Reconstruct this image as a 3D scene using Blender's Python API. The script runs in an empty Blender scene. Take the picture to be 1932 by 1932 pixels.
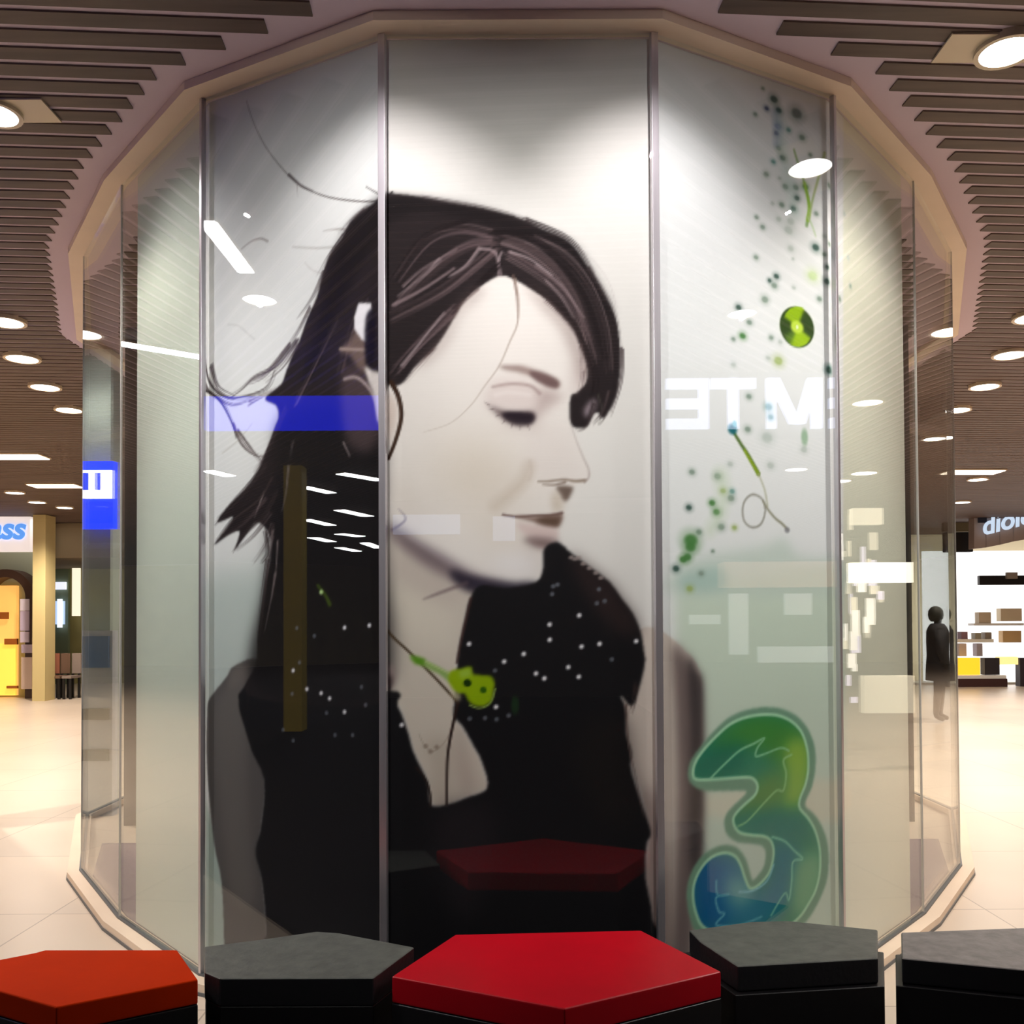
import bpy, bmesh, math, random
import numpy as np
from mathutils import Vector, Matrix

# ------------------------------------------------------------------ camera, world, exposure
SC = bpy.context.scene
COLL = SC.collection
cam_data = bpy.data.cameras.new('camera'); cam_data.sensor_width = 36; cam_data.sensor_fit = 'HORIZONTAL'
cam_data.lens = 36*1750/1932; cam_data.shift_x = -0.004658; cam_data.shift_y = 0.091821
cam_data.clip_end = 200; cam_data.clip_start = .02
cam = bpy.data.objects.new('camera', cam_data); COLL.objects.link(cam)
cam.matrix_world = Matrix([[0.9999863, 0.005236, -0.0, 0.0], [0.0001005, -0.0191972, -0.9998157, 0.0], [-0.005235, 0.999802, -0.0191974, 1.48], [0.0, 0.0, 0.0, 1.0]])
SC.camera = cam
world = bpy.data.worlds.new('hall_air'); SC.world = world; world.use_nodes = True
world.node_tree.nodes['Background'].inputs[0].default_value = (.85, .8, .78, 1)
world.node_tree.nodes['Background'].inputs[1].default_value = .35
SC.view_settings.view_transform = 'Standard'; SC.view_settings.look = 'None'
SC.view_settings.exposure = 0.0; SC.view_settings.gamma = 1; SC.view_settings.use_curve_mapping = False
SC.cycles.max_bounces = 8; SC.cycles.transparent_max_bounces = 16; SC.cycles.diffuse_bounces = 3
SC.cycles.glossy_bounces = 5; SC.cycles.sample_clamp_indirect = 4

def area(name, loc, aim, sx, sy, power, col):
    l = bpy.data.lights.new(name, 'AREA'); l.shape = 'RECTANGLE'; l.size = sx; l.size_y = sy; l.energy = power; l.color = col
    o = bpy.data.objects.new(name, l); COLL.objects.link(o); o.location = loc
    o.rotation_euler = (Vector(aim)-Vector(loc)).to_track_quat('-Z', 'Y').to_euler(); return o
def spot(name, loc, aim, deg, power, col=(1, .97, .93), blend=.25, rad=.03):
    l = bpy.data.lights.new(name, 'SPOT'); l.spot_size = math.radians(deg); l.spot_blend = blend; l.energy = power
    l.color = col; l.shadow_soft_size = rad
    o = bpy.data.objects.new(name, l); COLL.objects.link(o); o.location = loc
    o.rotation_euler = (Vector(aim)-Vector(loc)).to_track_quat('-Z', 'Y').to_euler(); return o
# broad light of the luminous hall fittings on both sides
for hx, hy, he in ((5.6, 5.5, 470.), (5.6, 9, 530.), (6.8, 13, 530.), (8.5, 17, 530.), (11, 8, 530.), (13, 14, 530.)):
    for sg in (-1, 1):
        spot('hall_light', (sg*hx, hy, 3.66), (sg*hx, hy, 0), 150, he, (1, .86, .72), .6, .1)
for fx, fy, fe, ax_, az_ in ((-1.3, .2, 215., -.6, 2.02), (1.3, .2, 215., .6, 2.02), (-3.53, 2.78, 150., -1.3, 1.5), (3.75, 2.47, 150., 1.3, 1.5)):
    spot('film_fill', (fx, fy, 3.66), (ax_, 3.42, az_), 58., fe, (1, .985, .955), .7, .015)  # added fill spots aimed at the printed film, outer pair at mirrored downlights
# picture spots that graze the printed panels from the ceiling in front of them
for sx_, sy_, tx, ty, e in ((-.62, 2.5, -.5, 3.42, 80.), (.65, 2.5, .53, 3.42, 80.), (-2.3, 3.3, -1.6, 4.1, 50.), (2.33, 3.3, 1.65, 4.1, 50.)):
    spot('picture_light', (sx_, sy_, 3.69), (tx, ty, 2.75), 68., e, (1, .93, .95), .8, .008)

# ------------------------------------------------------------------ materials
def lin(c):
    c = np.array(c, float)/255.
    return np.where(c <= .04045, c/12.92, ((c+.055)/1.055)**2.4)
def lin4(c): return tuple(float(v) for v in lin(c))+(1.,)
MATS = {}
def mat(name, rgb, rough=.6, metal=0., coat=0., noise=0., nscale=8., stretch=None, bump=0., spec=.5):
    if name in MATS: return MATS[name]
    m = bpy.data.materials.new(name); m.use_nodes = True; nt = m.node_tree; b = nt.nodes['Principled BSDF']
    b.inputs['Base Color'].default_value = lin4(rgb); b.inputs['Roughness'].default_value = rough
    b.inputs['Metallic'].default_value = metal; b.inputs['Coat Weight'].default_value = coat; b.inputs['Coat Roughness'].default_value = .12
    b.inputs['Specular IOR Level'].default_value = spec
    if noise > 0 or bump > 0:
        tc = nt.nodes.new('ShaderNodeTexCoord'); mp = nt.nodes.new('ShaderNodeMapping'); n = nt.nodes.new('ShaderNodeTexNoise')
        nt.links.new(tc.outputs['Object'], mp.inputs['Vector']); nt.links.new(mp.outputs[0], n.inputs['Vector'])
        n.inputs['Scale'].default_value = nscale; n.inputs['Detail'].default_value = 4
        if stretch: mp.inputs['Scale'].default_value = stretch
        if noise > 0:
            r = nt.nodes.new('ShaderNodeValToRGB')
            c = np.array(rgb, float)
            r.color_ramp.elements[0].color = lin4(np.clip(c*(1-noise), 0, 255)); r.color_ramp.elements[1].color = lin4(np.clip(c*(1+noise*.7), 0, 255))
            r.color_ramp.elements[0].position = .3; r.color_ramp.elements[1].position = .7
            nt.links.new(n.outputs['Fac'], r.inputs[0]); nt.links.new(r.outputs[0], b.inputs['Base Color'])
        if bump > 0:
            bp = nt.nodes.new('ShaderNodeBump'); bp.inputs['Strength'].default_value = bump; bp.inputs['Distance'].default_value = .01
            nt.links.new(n.outputs['Fac'], bp.inputs['Height']); nt.links.new(bp.outputs[0], b.inputs['Normal'])
    MATS[name] = m; return m
def glow(name, rgb, strength):
    if name in MATS: return MATS[name]
    m = bpy.data.materials.new(name); m.use_nodes = True; b = m.node_tree.nodes['Principled BSDF']
    b.inputs['Base Color'].default_value = lin4(rgb); b.inputs['Emission Color'].default_value = lin4(rgb)
    b.inputs['Emission Strength'].default_value = strength; MATS[name] = m; return m
def glass_mat():
    m = bpy.data.materials.new('clear_glass'); m.use_nodes = True; nt = m.node_tree; nt.nodes.clear()
    o = nt.nodes.new('ShaderNodeOutputMaterial'); mx = nt.nodes.new('ShaderNodeMixShader'); t = nt.nodes.new('ShaderNodeBsdfTransparent')
    g = nt.nodes.new('ShaderNodeBsdfGlossy'); f = nt.nodes.new('ShaderNodeFresnel')
    t.inputs[0].default_value = (.968, .984, .974, 1); g.inputs['Roughness'].default_value = .0; gi = nt.nodes.new('ShaderNodeNewGeometry'); mr = nt.nodes.new('ShaderNodeMapRange')
    mr.inputs['To Min'].default_value = 1.5; mr.inputs['To Max'].default_value = 1/1.5
    nt.links.new(gi.outputs['Backfacing'], mr.inputs['Value']); nt.links.new(mr.outputs[0], f.inputs[0])
    g.inputs[0].default_value = (1, 1, 1, 1)
    nt.links.new(f.outputs[0], mx.inputs[0]); nt.links.new(t.outputs[0], mx.inputs[1]); nt.links.new(g.outputs[0], mx.inputs[2]); nt.links.new(mx.outputs[0], o.inputs[0])
    return m
GLASS = glass_mat()
STEEL = mat('brushed_steel', (205, 200, 205), .28, .85, noise=.05, nscale=30, stretch=(1, 1, .05))
DARKSEAL = mat('dark_silicone', (92, 94, 96), .5); SEALGREY = mat('grey_silicone', (186, 184, 178), .5)
BEIGE = mat('beige_paint', (236, 214, 190), .55, noise=.02, nscale=3)
BLACKVINYL = mat('black_vinyl', (27, 27, 30), .42, coat=.1, bump=.15, nscale=60)
GREYFELT = mat('charcoal_upholstery', (84, 86, 80), .55, noise=.12, nscale=24, bump=.3)
REDVINYL = mat('red_vinyl', (186, 0, 24), .4, coat=.06, noise=.04, nscale=4, spec=.25)
ORANGEVINYL = mat('orange_red_vinyl', (192, 46, 0), .7, coat=.0, noise=.04, nscale=4, spec=.04)
WHITE = mat('white_lacquer', (235, 233, 228), .4)
BLACK = mat('black_lacquer', (22, 20, 22), .4)

# ------------------------------------------------------------------ mesh helpers
class MB:
    def __init__(s): s.v = []; s.f = []
    def prism(s, poly_, z0, z1):                      # polygon in plan, counter-clockwise or not
        n = len(poly_); b = len(s.v)
        s.v += [(x, y, z0) for x, y in poly_]+[(x, y, z1) for x, y in poly_]
        s.f += [tuple(b+i for i in reversed(range(n))), tuple(b+n+i for i in range(n))]
        for i in range(n): j = (i+1) % n; s.f.append((b+i, b+j, b+n+j, b+n+i))
        return s
    def box(s, x0, x1, y0, y1, z0, z1):
        return s.prism([(min(x0, x1), min(y0, y1)), (max(x0, x1), min(y0, y1)), (max(x0, x1), max(y0, y1)), (min(x0, x1), max(y0, y1))], min(z0, z1), max(z0, z1))
    def obox(s, c, u, hu, hv, z0, z1):                # box in plan about c, long axis u
        u = Vector(u).normalized(); w = Vector((-u.y, u.x)); c = Vector(c)
        return s.prism([tuple(c-u*hu-w*hv), tuple(c+u*hu-w*hv), tuple(c+u*hu+w*hv), tuple(c-u*hu+w*hv)], z0, z1)
    def ring(s, outer, inner, z0, z1):
        n = len(outer); b = len(s.v)
        for z in (z0, z1):
            s.v += [(x, y, z) for x, y in outer]; s.v += [(x, y, z) for x, y in inner]
        for i in range(n):
            j = (i+1) % n; o0, i0, o1, i1 = b, b+n, b+2*n, b+3*n
            s.f += [(o0+i, i0+i, i0+j, o0+j), (o1+i, o1+j, i1+j, i1+i), (o0+i, o0+j, o1+j, o1+i), (i0+i, i1+i, i1+j, i0+j)]
        return s
    def disc(s, cx, cy, r, z0, z1, n=28):
        return s.prism([(cx+r*math.cos(2*math.pi*i/n), cy+r*math.sin(2*math.pi*i/n)) for i in range(n)], z0, z1)
    def flat(s, pts, y0, y1):                         # outline in the x-z plane pushed through from y0 to y1
        n = len(pts); b = len(s.v)
        s.v += [(x, y0, z) for x, z in pts]+[(x, y1, z) for x, z in pts]
        s.f += [tuple(b+i for i in range(n)), tuple(b+n+i for i in reversed(range(n)))]
        for i in range(n): j = (i+1) % n; s.f.append((b+j, b+i, b+n+i, b+n+j))
        return s
    def build(s, name, m, parent=None, bevel=0., smooth=False, world=True):
        me = bpy.data.meshes.new(name); off = parent.location if parent else Vector((0, 0, 0))
        p = parent
        if p is not None:
            off = Vector((0, 0, 0))
            while p is not None: off = off+p.location; p = p.parent
        me.from_pydata([tuple(Vector(v)-off) for v in s.v], [], s.f); me.update()
        bm = bmesh.new(); bm.from_mesh(me); bmesh.ops.recalc_face_normals(bm, faces=bm.faces)
        if bevel > 0:
            bmesh.ops.bevel(bm, geom=[e for e in bm.edges], offset=bevel, segments=3, affect='EDGES', profile=.6)
        bm.to_mesh(me); bm.free()
        me.materials.append(m)
        if smooth:
            for q in me.polygons: q.use_smooth = True
        o = bpy.data.objects.new(name, me); COLL.objects.link(o)
        if parent is not None: o.parent = parent
        return o
def thing(name, label, cat, loc=(0, 0, 0), group=None):
    o = bpy.data.objects.new(name, None); COLL.objects.link(o); o.location = loc; o.empty_display_size = .1
    return tag(o, label, cat, group)
def tag(o, label, cat, group=None):
    o['label'] = label; o['category'] = cat
    if group: o['group'] = group
    return o
def struct(o): o['kind'] = 'structure'; return o
def lettering(name, body, size, loc, rot, m, parent, depth=.01, shear=0., off=0.):
    c = bpy.data.curves.new(name, 'FONT'); c.body = body; c.size = size; c.extrude = depth; c.align_x = 'CENTER'; c.align_y = 'CENTER'
    c.shear = shear; c.offset = off; c.materials.append(m)
    o = bpy.data.objects.new(name, c); COLL.objects.link(o)
    p = parent; offv = Vector((0, 0, 0))
    while p is not None: offv = offv+p.location; p = p.parent
    o.location = Vector(loc)-offv; o.rotation_euler = rot
    if parent is not None: o.parent = parent
    bpy.context.view_layer.update()
    me_ = bpy.data.meshes.new_from_object(o.evaluated_get(bpy.context.evaluated_depsgraph_get())); me_.materials.clear(); me_.materials.append(m)
    o2 = bpy.data.objects.new(name, me_); COLL.objects.link(o2); o2.location = o.location; o2.rotation_euler = rot; o2.parent = parent
    bpy.data.objects.remove(o); return o2

# ------------------------------------------------------------------ plan of the glazed kiosk
KX = .015
HALF = [(.507, 3.42), (1.317, 3.837), (1.975, 4.59), (2.58, 5.48), (3.3, 7.1), (3.32, 8.8), (2.7, 10.3), (1.4, 11.2)]
PLAN = [(KX+x, y) for x, y in HALF]+[(KX-x, y) for x, y in reversed(HALF)]      # counter-clockwise
def offset(pl, d):                                                             # d > 0 outward
    n = len(pl); out = []
    for i in range(n):
        a, b, c = Vector(pl[i-1]), Vector(pl[i]), Vector(pl[(i+1) % n])
        e1, e2 = (b-a).normalized(), (c-b).normalized(); n1, n2 = Vector((e1.y, -e1.x)), Vector((e2.y, -e2.x))
        m = (n1+n2).normalized(); out.append(tuple(b+m*d/max(m.dot(n1), .3)))
    return out
def span(pl, p, u):                                                            # where the line p + t u lies inside a convex plan
    t0, t1 = -1e9, 1e9; n = len(pl)
    for i in range(n):
        a, b = Vector(pl[i]), Vector(pl[(i+1) % n]); e = b-a; nn = Vector((e.y, -e.x))
        den = nn.dot(u); num = nn.dot(a-p)
        if abs(den) < 1e-9:
            if num < 0: return None
            continue
        t = num/den
        if den > 0: t1 = min(t1, t)
        else: t0 = max(t0, t)
    return (t0, t1) if t1 > t0 else None
TOP = 3.68

# ------------------------------------------------------------------ the hall: floor, ceiling, walls
X0, X1, Y0, Y1 = -30, 30, -12, 27
floor_m = bpy.data.materials.new('cream_stone_tiles'); floor_m.use_nodes = True
nt = floor_m.node_tree; b = nt.nodes['Principled BSDF']; tc = nt.nodes.new('ShaderNodeTexCoord'); br = nt.nodes.new('ShaderNodeTexBrick')
br.offset = 0; br.inputs['Scale'].default_value = 1.; br.inputs['Mortar Size'].default_value = .004; br.inputs['Brick Width'].default_value = 1.2; br.inputs['Row Height'].default_value = 1.2
br.inputs['Color1'].default_value = lin4((226, 208, 188)); br.inputs['Color2'].default_value = lin4((218, 202, 184)); br.inputs['Mortar'].default_value = lin4((178, 160, 142))
nz = nt.nodes.new('ShaderNodeTexNoise'); nz.inputs['Scale'].default_value = .6; nz.inputs['Detail'].default_value = 3
mix = nt.nodes.new('ShaderNodeMixRGB'); mix.blend_type = 'MULTIPLY'; mix.inputs[0].default_value = .35
nt.links.new(tc.outputs['Object'], br.inputs['Vector']); nt.links.new(tc.outputs['Object'], nz.inputs['Vector'])
rp = nt.nodes.new('ShaderNodeValToRGB'); rp.color_ramp.elements[0].color = (.72, .68, .66, 1); rp.color_ramp.elements[0].position = .35; rp.color_ramp.elements[1].position = .65
nt.links.new(nz.outputs[0], rp.inputs[0]); nt.links.new(br.outputs[0], mix.inputs[1]); nt.links.new(rp.outputs[0], mix.inputs[2])
nt.links.new(mix.outputs[0], b.inputs['Base Color']); b.inputs['Roughness'].default_value = .32
struct(MB().box(X0, X1, Y0, Y1, -.1, 0).build('floor', floor_m))
PLEN = mat('grey_violet_ceiling_paint', (206, 186, 198), .8)
SLAT = mat('dark_wood_slats', (88, 70, 60), .6, noise=.14, nscale=3, stretch=(.6, 6, 1)); SLATEDGE = mat('pale_slat_edges', (110, 90, 76), .6)
cb = MB(); cb.box(X0, X1, Y0, Y1, 3.7165, 3.95)
ceil_board = struct(cb.build('ceiling', PLEN))
ang = math.radians(4.); U2 = Vector((math.cos(ang), math.sin(ang))); W2 = Vector((-U2.y, U2.x))
hole = offset(PLAN, .20); core = offset(PLAN, -.22)
sl = MB(); y = Y0-2.5
while y < Y1+2:
    p = Vector((0, y))
    def bit(t0, t1):
        if t1-t0 < .03: return
        c = p+U2*(t0+t1)/2; sl.obox(c, U2, (t1-t0)/2, .078/2, 3.709, 3.717)
    tl, tr = X0+.3, X1-.3
    a = p+U2*tl; e = p+U2*tr
    if a.y > Y0+.2 and e.y < Y1-.2:
        h = span(hole, p, U2)
        if h is None: bit(tl, tr)
        else:
            bit(tl, h[0]); bit(h[1], tr)
            q = span(core, p, U2)
            if q: bit(q[0], q[1])
    y += .111
slo = struct(sl.build('ceiling_2', SLAT)); slo.data.materials.append(SLATEDGE)
for q in slo.data.polygons:
    if abs(q.normal.z) < .5: q.material_index = 1
CREAMWALL = mat('cream_wall', (205, 190, 150), .8, noise=.05, nscale=1.5)
GREYWALL = mat('grey_wall', (150, 140, 130), .8, noise=.05, nscale=1.5)
struct(MB().box(X0-.2, X0, Y0, Y1, 0, 3.8).build('wall_left', CREAMWALL))
struct(MB().box(X1, X1+.2, Y0, Y1, 0, 3.8).build('wall_right', CREAMWALL))
struct(MB().box(X0, X1, Y0-.2, Y0, 0, 3.8).build('wall_front', GREYWALL))
wall_back = struct(MB().box(X0, X1, Y1, Y1+.2, 0, 3.8).build('wall_back', GREYWALL))

tag(MB().box(-29.5, 2.2, -11.8, 3.3, 0, .008).build('carpet', mat('dark_added_carpet', (46, 44, 46), .95)), 'added dark carpet under and behind the viewer, unseen, darkening the glass reflections', 'carpet')  # unseen carpet added to darken what the glass mirrors
# ------------------------------------------------------------------ bulkhead ring round the top of the glass
bk = MB().ring(offset(PLAN, .085), offset(PLAN, -.022), TOP, TOP+.036)
struct(bk.build('trim_1', BEIGE))

# ------------------------------------------------------------------ glazed enclosure
enc = thing('glass_enclosure', 'tall faceted glass enclosure with steel mullions standing round the printed portrait', 'glass enclosure', (KX, 5.0, 0))
n = len(PLAN)
for i in range(n):
    a, c = Vector(PLAN[i]), Vector(PLAN[(i+1) % n]); e = (c-a).normalized()
    MB().obox((a+c)/2, e, (c-a).length/2-.012, .005, .056, TOP-.002).build('glass_pane', GLASS, enc)
for i in range(n):
    p = Vector(PLAN[i]); k = min(i, n-1-i); e = (Vector(PLAN[(i+1) % n])-Vector(PLAN[i-1])).normalized()
    w = {0: .0135, 1: .008}.get(k, .0045)
    MB().obox(p, e, w, .011 if k < 2 else .005, .05, TOP-.001).build('mullion', STEEL if k < 2 else SEALGREY, enc, bevel=.001)
rail = MB().ring(offset(PLAN, .078), offset(PLAN, -.03), .006, .046).build('base_rail', BEIGE, enc)
MB().ring(offset(PLAN, .082), offset(PLAN, .066), 0, .014).build('shadow_gap', DARKSEAL, rail)
MB().ring(offset(PLAN, .014), offset(PLAN, -.014), .046, .055).build('gasket', DARKSEAL, rail)
CARPET = mat('violet_grey_carpet', (120, 104, 122), .95, noise=.1, nscale=60)
inn = offset(PLAN, -.06)
cp = [p for p in inn if p[1] < 6.6]
lft = sorted([p for p in cp if p[0] < KX], key=lambda p: p[1]); rgt = sorted([p for p in cp if p[0] > KX], key=lambda p: -p[1])
cpoly = [(rgt[0][0]+.3, 6.3)]+rgt+lft+[(lft[-1][0]-.3, 6.3)]
tag(MB().prism(cpoly, 0, .012).build('carpet', CARPET), 'violet grey carpet inside the foot of the glass enclosure', 'carpet')
tag(MB().box(-2.92, -2.78, 6.9, 7.1, 0, 3.70).build('partition_post', mat('dark_post', (66, 66, 66), .6)), 'dark grey post behind the left edge of the printed film', 'post')
tag(MB().box(2.80, 2.94, 6.9, 7.1, 0, 3.70).build('partition_post', MATS['dark_post']), 'dark grey post behind the right edge of the printed film', 'post')

# ------------------------------------------------------------------ printed film
FP = offset(PLAN, -.03)
FR = [Vector(p) for p in FP[:3]]; FL_ = [Vector(FP[-1-i]) for i in range(3)]
S0 = (FR[0]-FL_[0]).length/2; S1 = S0+(FR[1]-FR[0]).length; S2 = S1+(FR[2]-FR[1]).length
def film_xy(s):
    pts = FR if s >= 0 else FL_; a = abs(s)
    if a <= S0: m_ = (FR[0]+FL_[0])/2; return m_+(pts[0]-m_)*a/S0
    if a <= S1: return pts[0]+(pts[1]-pts[0])*(a-S0)/(S1-S0)
    return pts[1]+(pts[2]-pts[1])*(a-S1)/(S2-S1)
S_LEFT, S_RIGHT = -2.256, 2.308
# ------------------------------------------------------------------ the printed picture on the film
# picture coordinates: s = metres along the panels from the middle of the middle panel, z = metres above the floor
CELL = 0.006
AS0, AS1, AZ0, AZ1 = S_LEFT, S_RIGHT, 0.05, 3.683
AW, AH = int(round((AS1-AS0)/CELL)), int(round((AZ1-AZ0)/CELL))
ART = np.zeros((AH, AW, 3))
rng = np.random.RandomState(7)
def pts_of(t):
    a = np.array([float(v) for v in t.replace(';', ' ').split()]).reshape(-1, 2)/1000.
    return np.stack([(a[:, 0]-AS0)/CELL, (a[:, 1]-AZ0)/CELL], 1)
def smooth_line(p, closed, n=6):
    m = len(p); out = []
    for i in range(m if closed else m-1):
        if closed: a, b, c, d = p[(i-1) % m], p[i], p[(i+1) % m], p[(i+2) % m]
        else: a, b, c, d = p[max(i-1, 0)], p[i], p[i+1], p[min(i+2, m-1)]
        for k in range(n):
            t = k/n
            out.append(.5*((2*b)+(c-a)*t+(2*a-5*b+4*c-d)*t*t+(3*b-a-3*c+d)*t**3))
    if not closed: out.append(p[-1])
    return np.array(out)
def blur(m, s):
    if s < .3: return m
    r = int(math.ceil(3*s)); k = np.exp(-.5*(np.arange(-r, r+1)/s)**2); k /= k.sum()
    for ax in (0, 1):
        pad = [(0, 0), (0, 0)]; pad[ax] = (r, r)
        q = np.pad(m, pad, mode='edge'); o = np.zeros_like(m)
        for i, w in enumerate(k):
            o += w*(q[i:i+m.shape[0], :] if ax == 0 else q[:, i:i+m.shape[1]])
        m = o
    return m
def box_of(p, pad):
    x0 = max(0, int(p[:, 0].min()-pad)); x1 = min(AW, int(p[:, 0].max()+pad)+2)
    y0 = max(0, int(p[:, 1].min()-pad)); y1 = min(AH, int(p[:, 1].max()+pad)+2)
    return x0, x1, y0, y1
def lay(box, m, col, alpha):
    x0, x1, y0, y1 = box
    c = np.array(col, float); m = (m*alpha)[..., None]
    ART[y0:y1, x0:x1] = ART[y0:y1, x0:x1]*(1-m)+c*m
def mask_of(p, s):
    bx = box_of(p, 3*s+2); x0, x1, y0, y1 = bx
    if x1-x0 < 2 or y1-y0 < 2: return None, None
    acc = np.zeros((y1-y0, x1-x0))
    for oy in (.25, .75):
        for ox in (.25, .75):
            X, Y = np.meshgrid(np.arange(x0, x1)+ox-.5, np.arange(y0, y1)+oy-.5)
            ins = np.zeros(X.shape, bool)
            for i in range(len(p)):
                xa, ya = p[i]; xb, yb = p[i-1]
                if ya == yb: continue
                ins ^= ((ya > Y) != (yb > Y)) & (X < (xb-xa)*(Y-ya)/(yb-ya)+xa)
            acc += ins*.25
    return bx, blur(acc, s)
def poly(t, col, alpha=1., s=.6, sm=True, inside=None):
    p = pts_of(t) if isinstance(t, str) else t
    if sm: p = smooth_line(p, True, 4)
    bx, m = mask_of(p, s)
    if bx is None: return
    if inside is not None:
        m = m*inside[bx[2]:bx[3], bx[0]:bx[1]]
    lay(bx, m, col, alpha)
def full_mask(t, s=.6, sm=True):
    p = pts_of(t) if isinstance(t, str) else t
    if sm: p = smooth_line(p, True, 4)
    bx, m = mask_of(p, s); F = np.zeros((AH, AW)); F[bx[2]:bx[3], bx[0]:bx[1]] = m
    return F
def stroke(t, w0, w1, col, alpha=1., s=.5, sm=True, inside=None):   # widths in millimetres
    p = pts_of(t) if isinstance(t, str) else t
    if sm and len(p) > 2: p = smooth_line(p, False, 5)
    w0 /= 1000*CELL; w1 /= 1000*CELL
    bx = box_of(p, max(w0, w1)+3*s+2); x0, x1, y0, y1 = bx
    if x1-x0 < 2 or y1-y0 < 2: return
    X, Y = np.meshgrid(np.arange(x0, x1)*1., np.arange(y0, y1)*1.); m = np.zeros(X.shape); n = len(p)-1
    for i in range(n):
        a, b = p[i], p[i+1]; d = b-a; L = max(d@d, 1e-9)
        u = np.clip(((X-a[0])*d[0]+(Y-a[1])*d[1])/L, 0, 1)
        dist = np.hypot(X-a[0]-u*d[0], Y-a[1]-u*d[1])
        w = .5*(w0+(w1-w0)*(i+u)/n)
        m = np.maximum(m, np.clip((w-dist)/(s+.5)+.5, 0, 1)*np.clip(w*1.6+.15, 0, 1))
    if inside is not None: m = m*inside[y0:y1, x0:x1]
    lay(bx, m, col, alpha)
def dot(t, rx, ry, col, alpha=1., soft=.3, rot=0.):                 # radii in millimetres
    c = pts_of(t)[0]; rx = max(rx/1000/CELL, .35); ry = max(ry/1000/CELL, .35)
    R_ = max(rx, ry)*(1+soft)+2; x0, x1, y0, y1 = max(0, int(c[0]-R_)), min(AW, int(c[0]+R_)+2), max(0, int(c[1]-R_)), min(AH, int(c[1]+R_)+2)
    if x1-x0 < 1 or y1-y0 < 1: return
    X, Y = np.meshgrid(np.arange(x0, x1)-c[0], np.arange(y0, y1)-c[1])
    cs, sn = math.cos(rot), math.sin(rot); U, V = X*cs+Y*sn, -X*sn+Y*cs
    e = np.hypot(U/rx, V/ry)
    m = np.clip((1+soft-e)/(2*soft), 0, 1); m = m*m*(3-2*m)
    lay((x0, x1, y0, y1), m, col, alpha)
def strands(t, n, spread, w, cols, alpha, inside=None, taper=.3):   # many fine hairs beside one guide line
    g = pts_of(t)
    for i in range(n):
        o = rng.uniform(-1, 1, 2)*spread/1000/CELL
        k = np.linspace(1, rng.uniform(.6, 1.4), len(g))[:, None]
        ww = w*rng.uniform(.5, 1.3)
        stroke(g+o*k+rng.normal(0, .25, g.shape), ww, ww*taper, cols[rng.randint(len(cols))], alpha*rng.uniform(.4, 1), .5, inside=inside)

ART[:] = (224, 217, 215)
# cooler white to the right, mint white on the outer panels
poly("522 3834 1907 4362 1749 -334 487 -33", (228, 226, 228), 1, 2, False)
poly("-1480 4159 -503 3833 -514 -31 -1466 -226", (224, 221, 221), 1, 2, False)
poly("1596 4204 2518 4673 2311 -521 1461 -238", (222, 220, 204), 1, 1, False)
poly("-2415 4642 -1441 4139 -1428 -214 -2372 -522", (212, 218, 206), 1, 1, False)
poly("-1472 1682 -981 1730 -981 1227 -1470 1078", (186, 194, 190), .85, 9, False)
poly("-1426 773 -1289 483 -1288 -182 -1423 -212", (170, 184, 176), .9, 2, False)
# lower right mint wash and darker blot: print plus painted-in reflections and dimness
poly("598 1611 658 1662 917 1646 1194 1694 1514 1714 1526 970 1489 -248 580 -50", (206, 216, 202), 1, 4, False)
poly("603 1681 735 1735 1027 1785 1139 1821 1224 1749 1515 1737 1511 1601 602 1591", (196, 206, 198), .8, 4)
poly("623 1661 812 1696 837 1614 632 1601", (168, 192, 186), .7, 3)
poly("724 823 1487 817 1482 651 723 743", (228, 216, 196), .7, 3)

# ---- flying hair behind the head
DK = (34, 29, 31); BR = (62, 50, 50)
stroke("-1190 3632 -1153 3535 -1090 3421 -1007 3315 -939 3246 -885 3203 -767 3141 -615 3092 -505 3072", 3, 7, (92, 84, 84), .85)
stroke("-966 3274 -904 3217 -846 3183", 12, 4, (70, 60, 62), .8, 1)
stroke("-926 3233 -920 3174", 5, 2, (130, 120, 122), .6)
stroke("-1219 3024 -1161 3046 -1113 3047 -1077 3029", 4, 8, (140, 128, 128), .8, 1)
stroke("-947 2981 -820 2952 -691 2936", 5, 7, (176, 170, 168), .9, 1)
stroke("-794 3014 -716 3006 -641 2983", 3, 10, (150, 140, 138), .8, 1)
stroke("-886 2908 -846 2869 -781 2847 -717 2856", 3, 6, (170, 160, 160), .7, 1)
stroke("-1291 2724 -1233 2709 -1175 2663 -1147 2642", 4, 4, (170, 165, 165), .7, 1)
stroke("-590 3143 -505 3088 -474 3103", 4, 7, DK, .8)
stroke("-295 3070 -156 3053 -37 3025", 3, 4, (120, 110, 108), .5)
stroke("201 2907 280 2839 339 2752 364 2662", 3, 3, (190, 176, 178), .8)
for q in ("-1453 2691 -1420 2549 -1350 2449 -1247 2411 -1091 2429 -1035 2497", "-1453 2522 -1380 2442 -1262 2384 -1147 2404", "-1380 2564 -1344 2471 -1262 2421",
          "-926 2609 -1035 2518 -1147 2486 -1218 2445 -1291 2416", "-967 2594 -1091 2494 -1175 2468", "-1442 2475 -1380 2449 -1320 2402 -1262 2308 -1241 2251"):
    strands(q, 5, 8, 9, [DK, BR, (86, 74, 78)], .9)
for q in ("-1262 2308 -1218 2227 -1147 2171 -1077 2156", "-1241 2279 -1161 2189 -1091 2119", "-1175 2385 -1091 2408 -1008 2430"):
    strands(q, 4, 7, 8, [BR, (100, 84, 84)], .85)
stroke("-1320 2193 -1232 2239 -1161 2297", 4, 3, (160, 148, 140), .6, 1)

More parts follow.
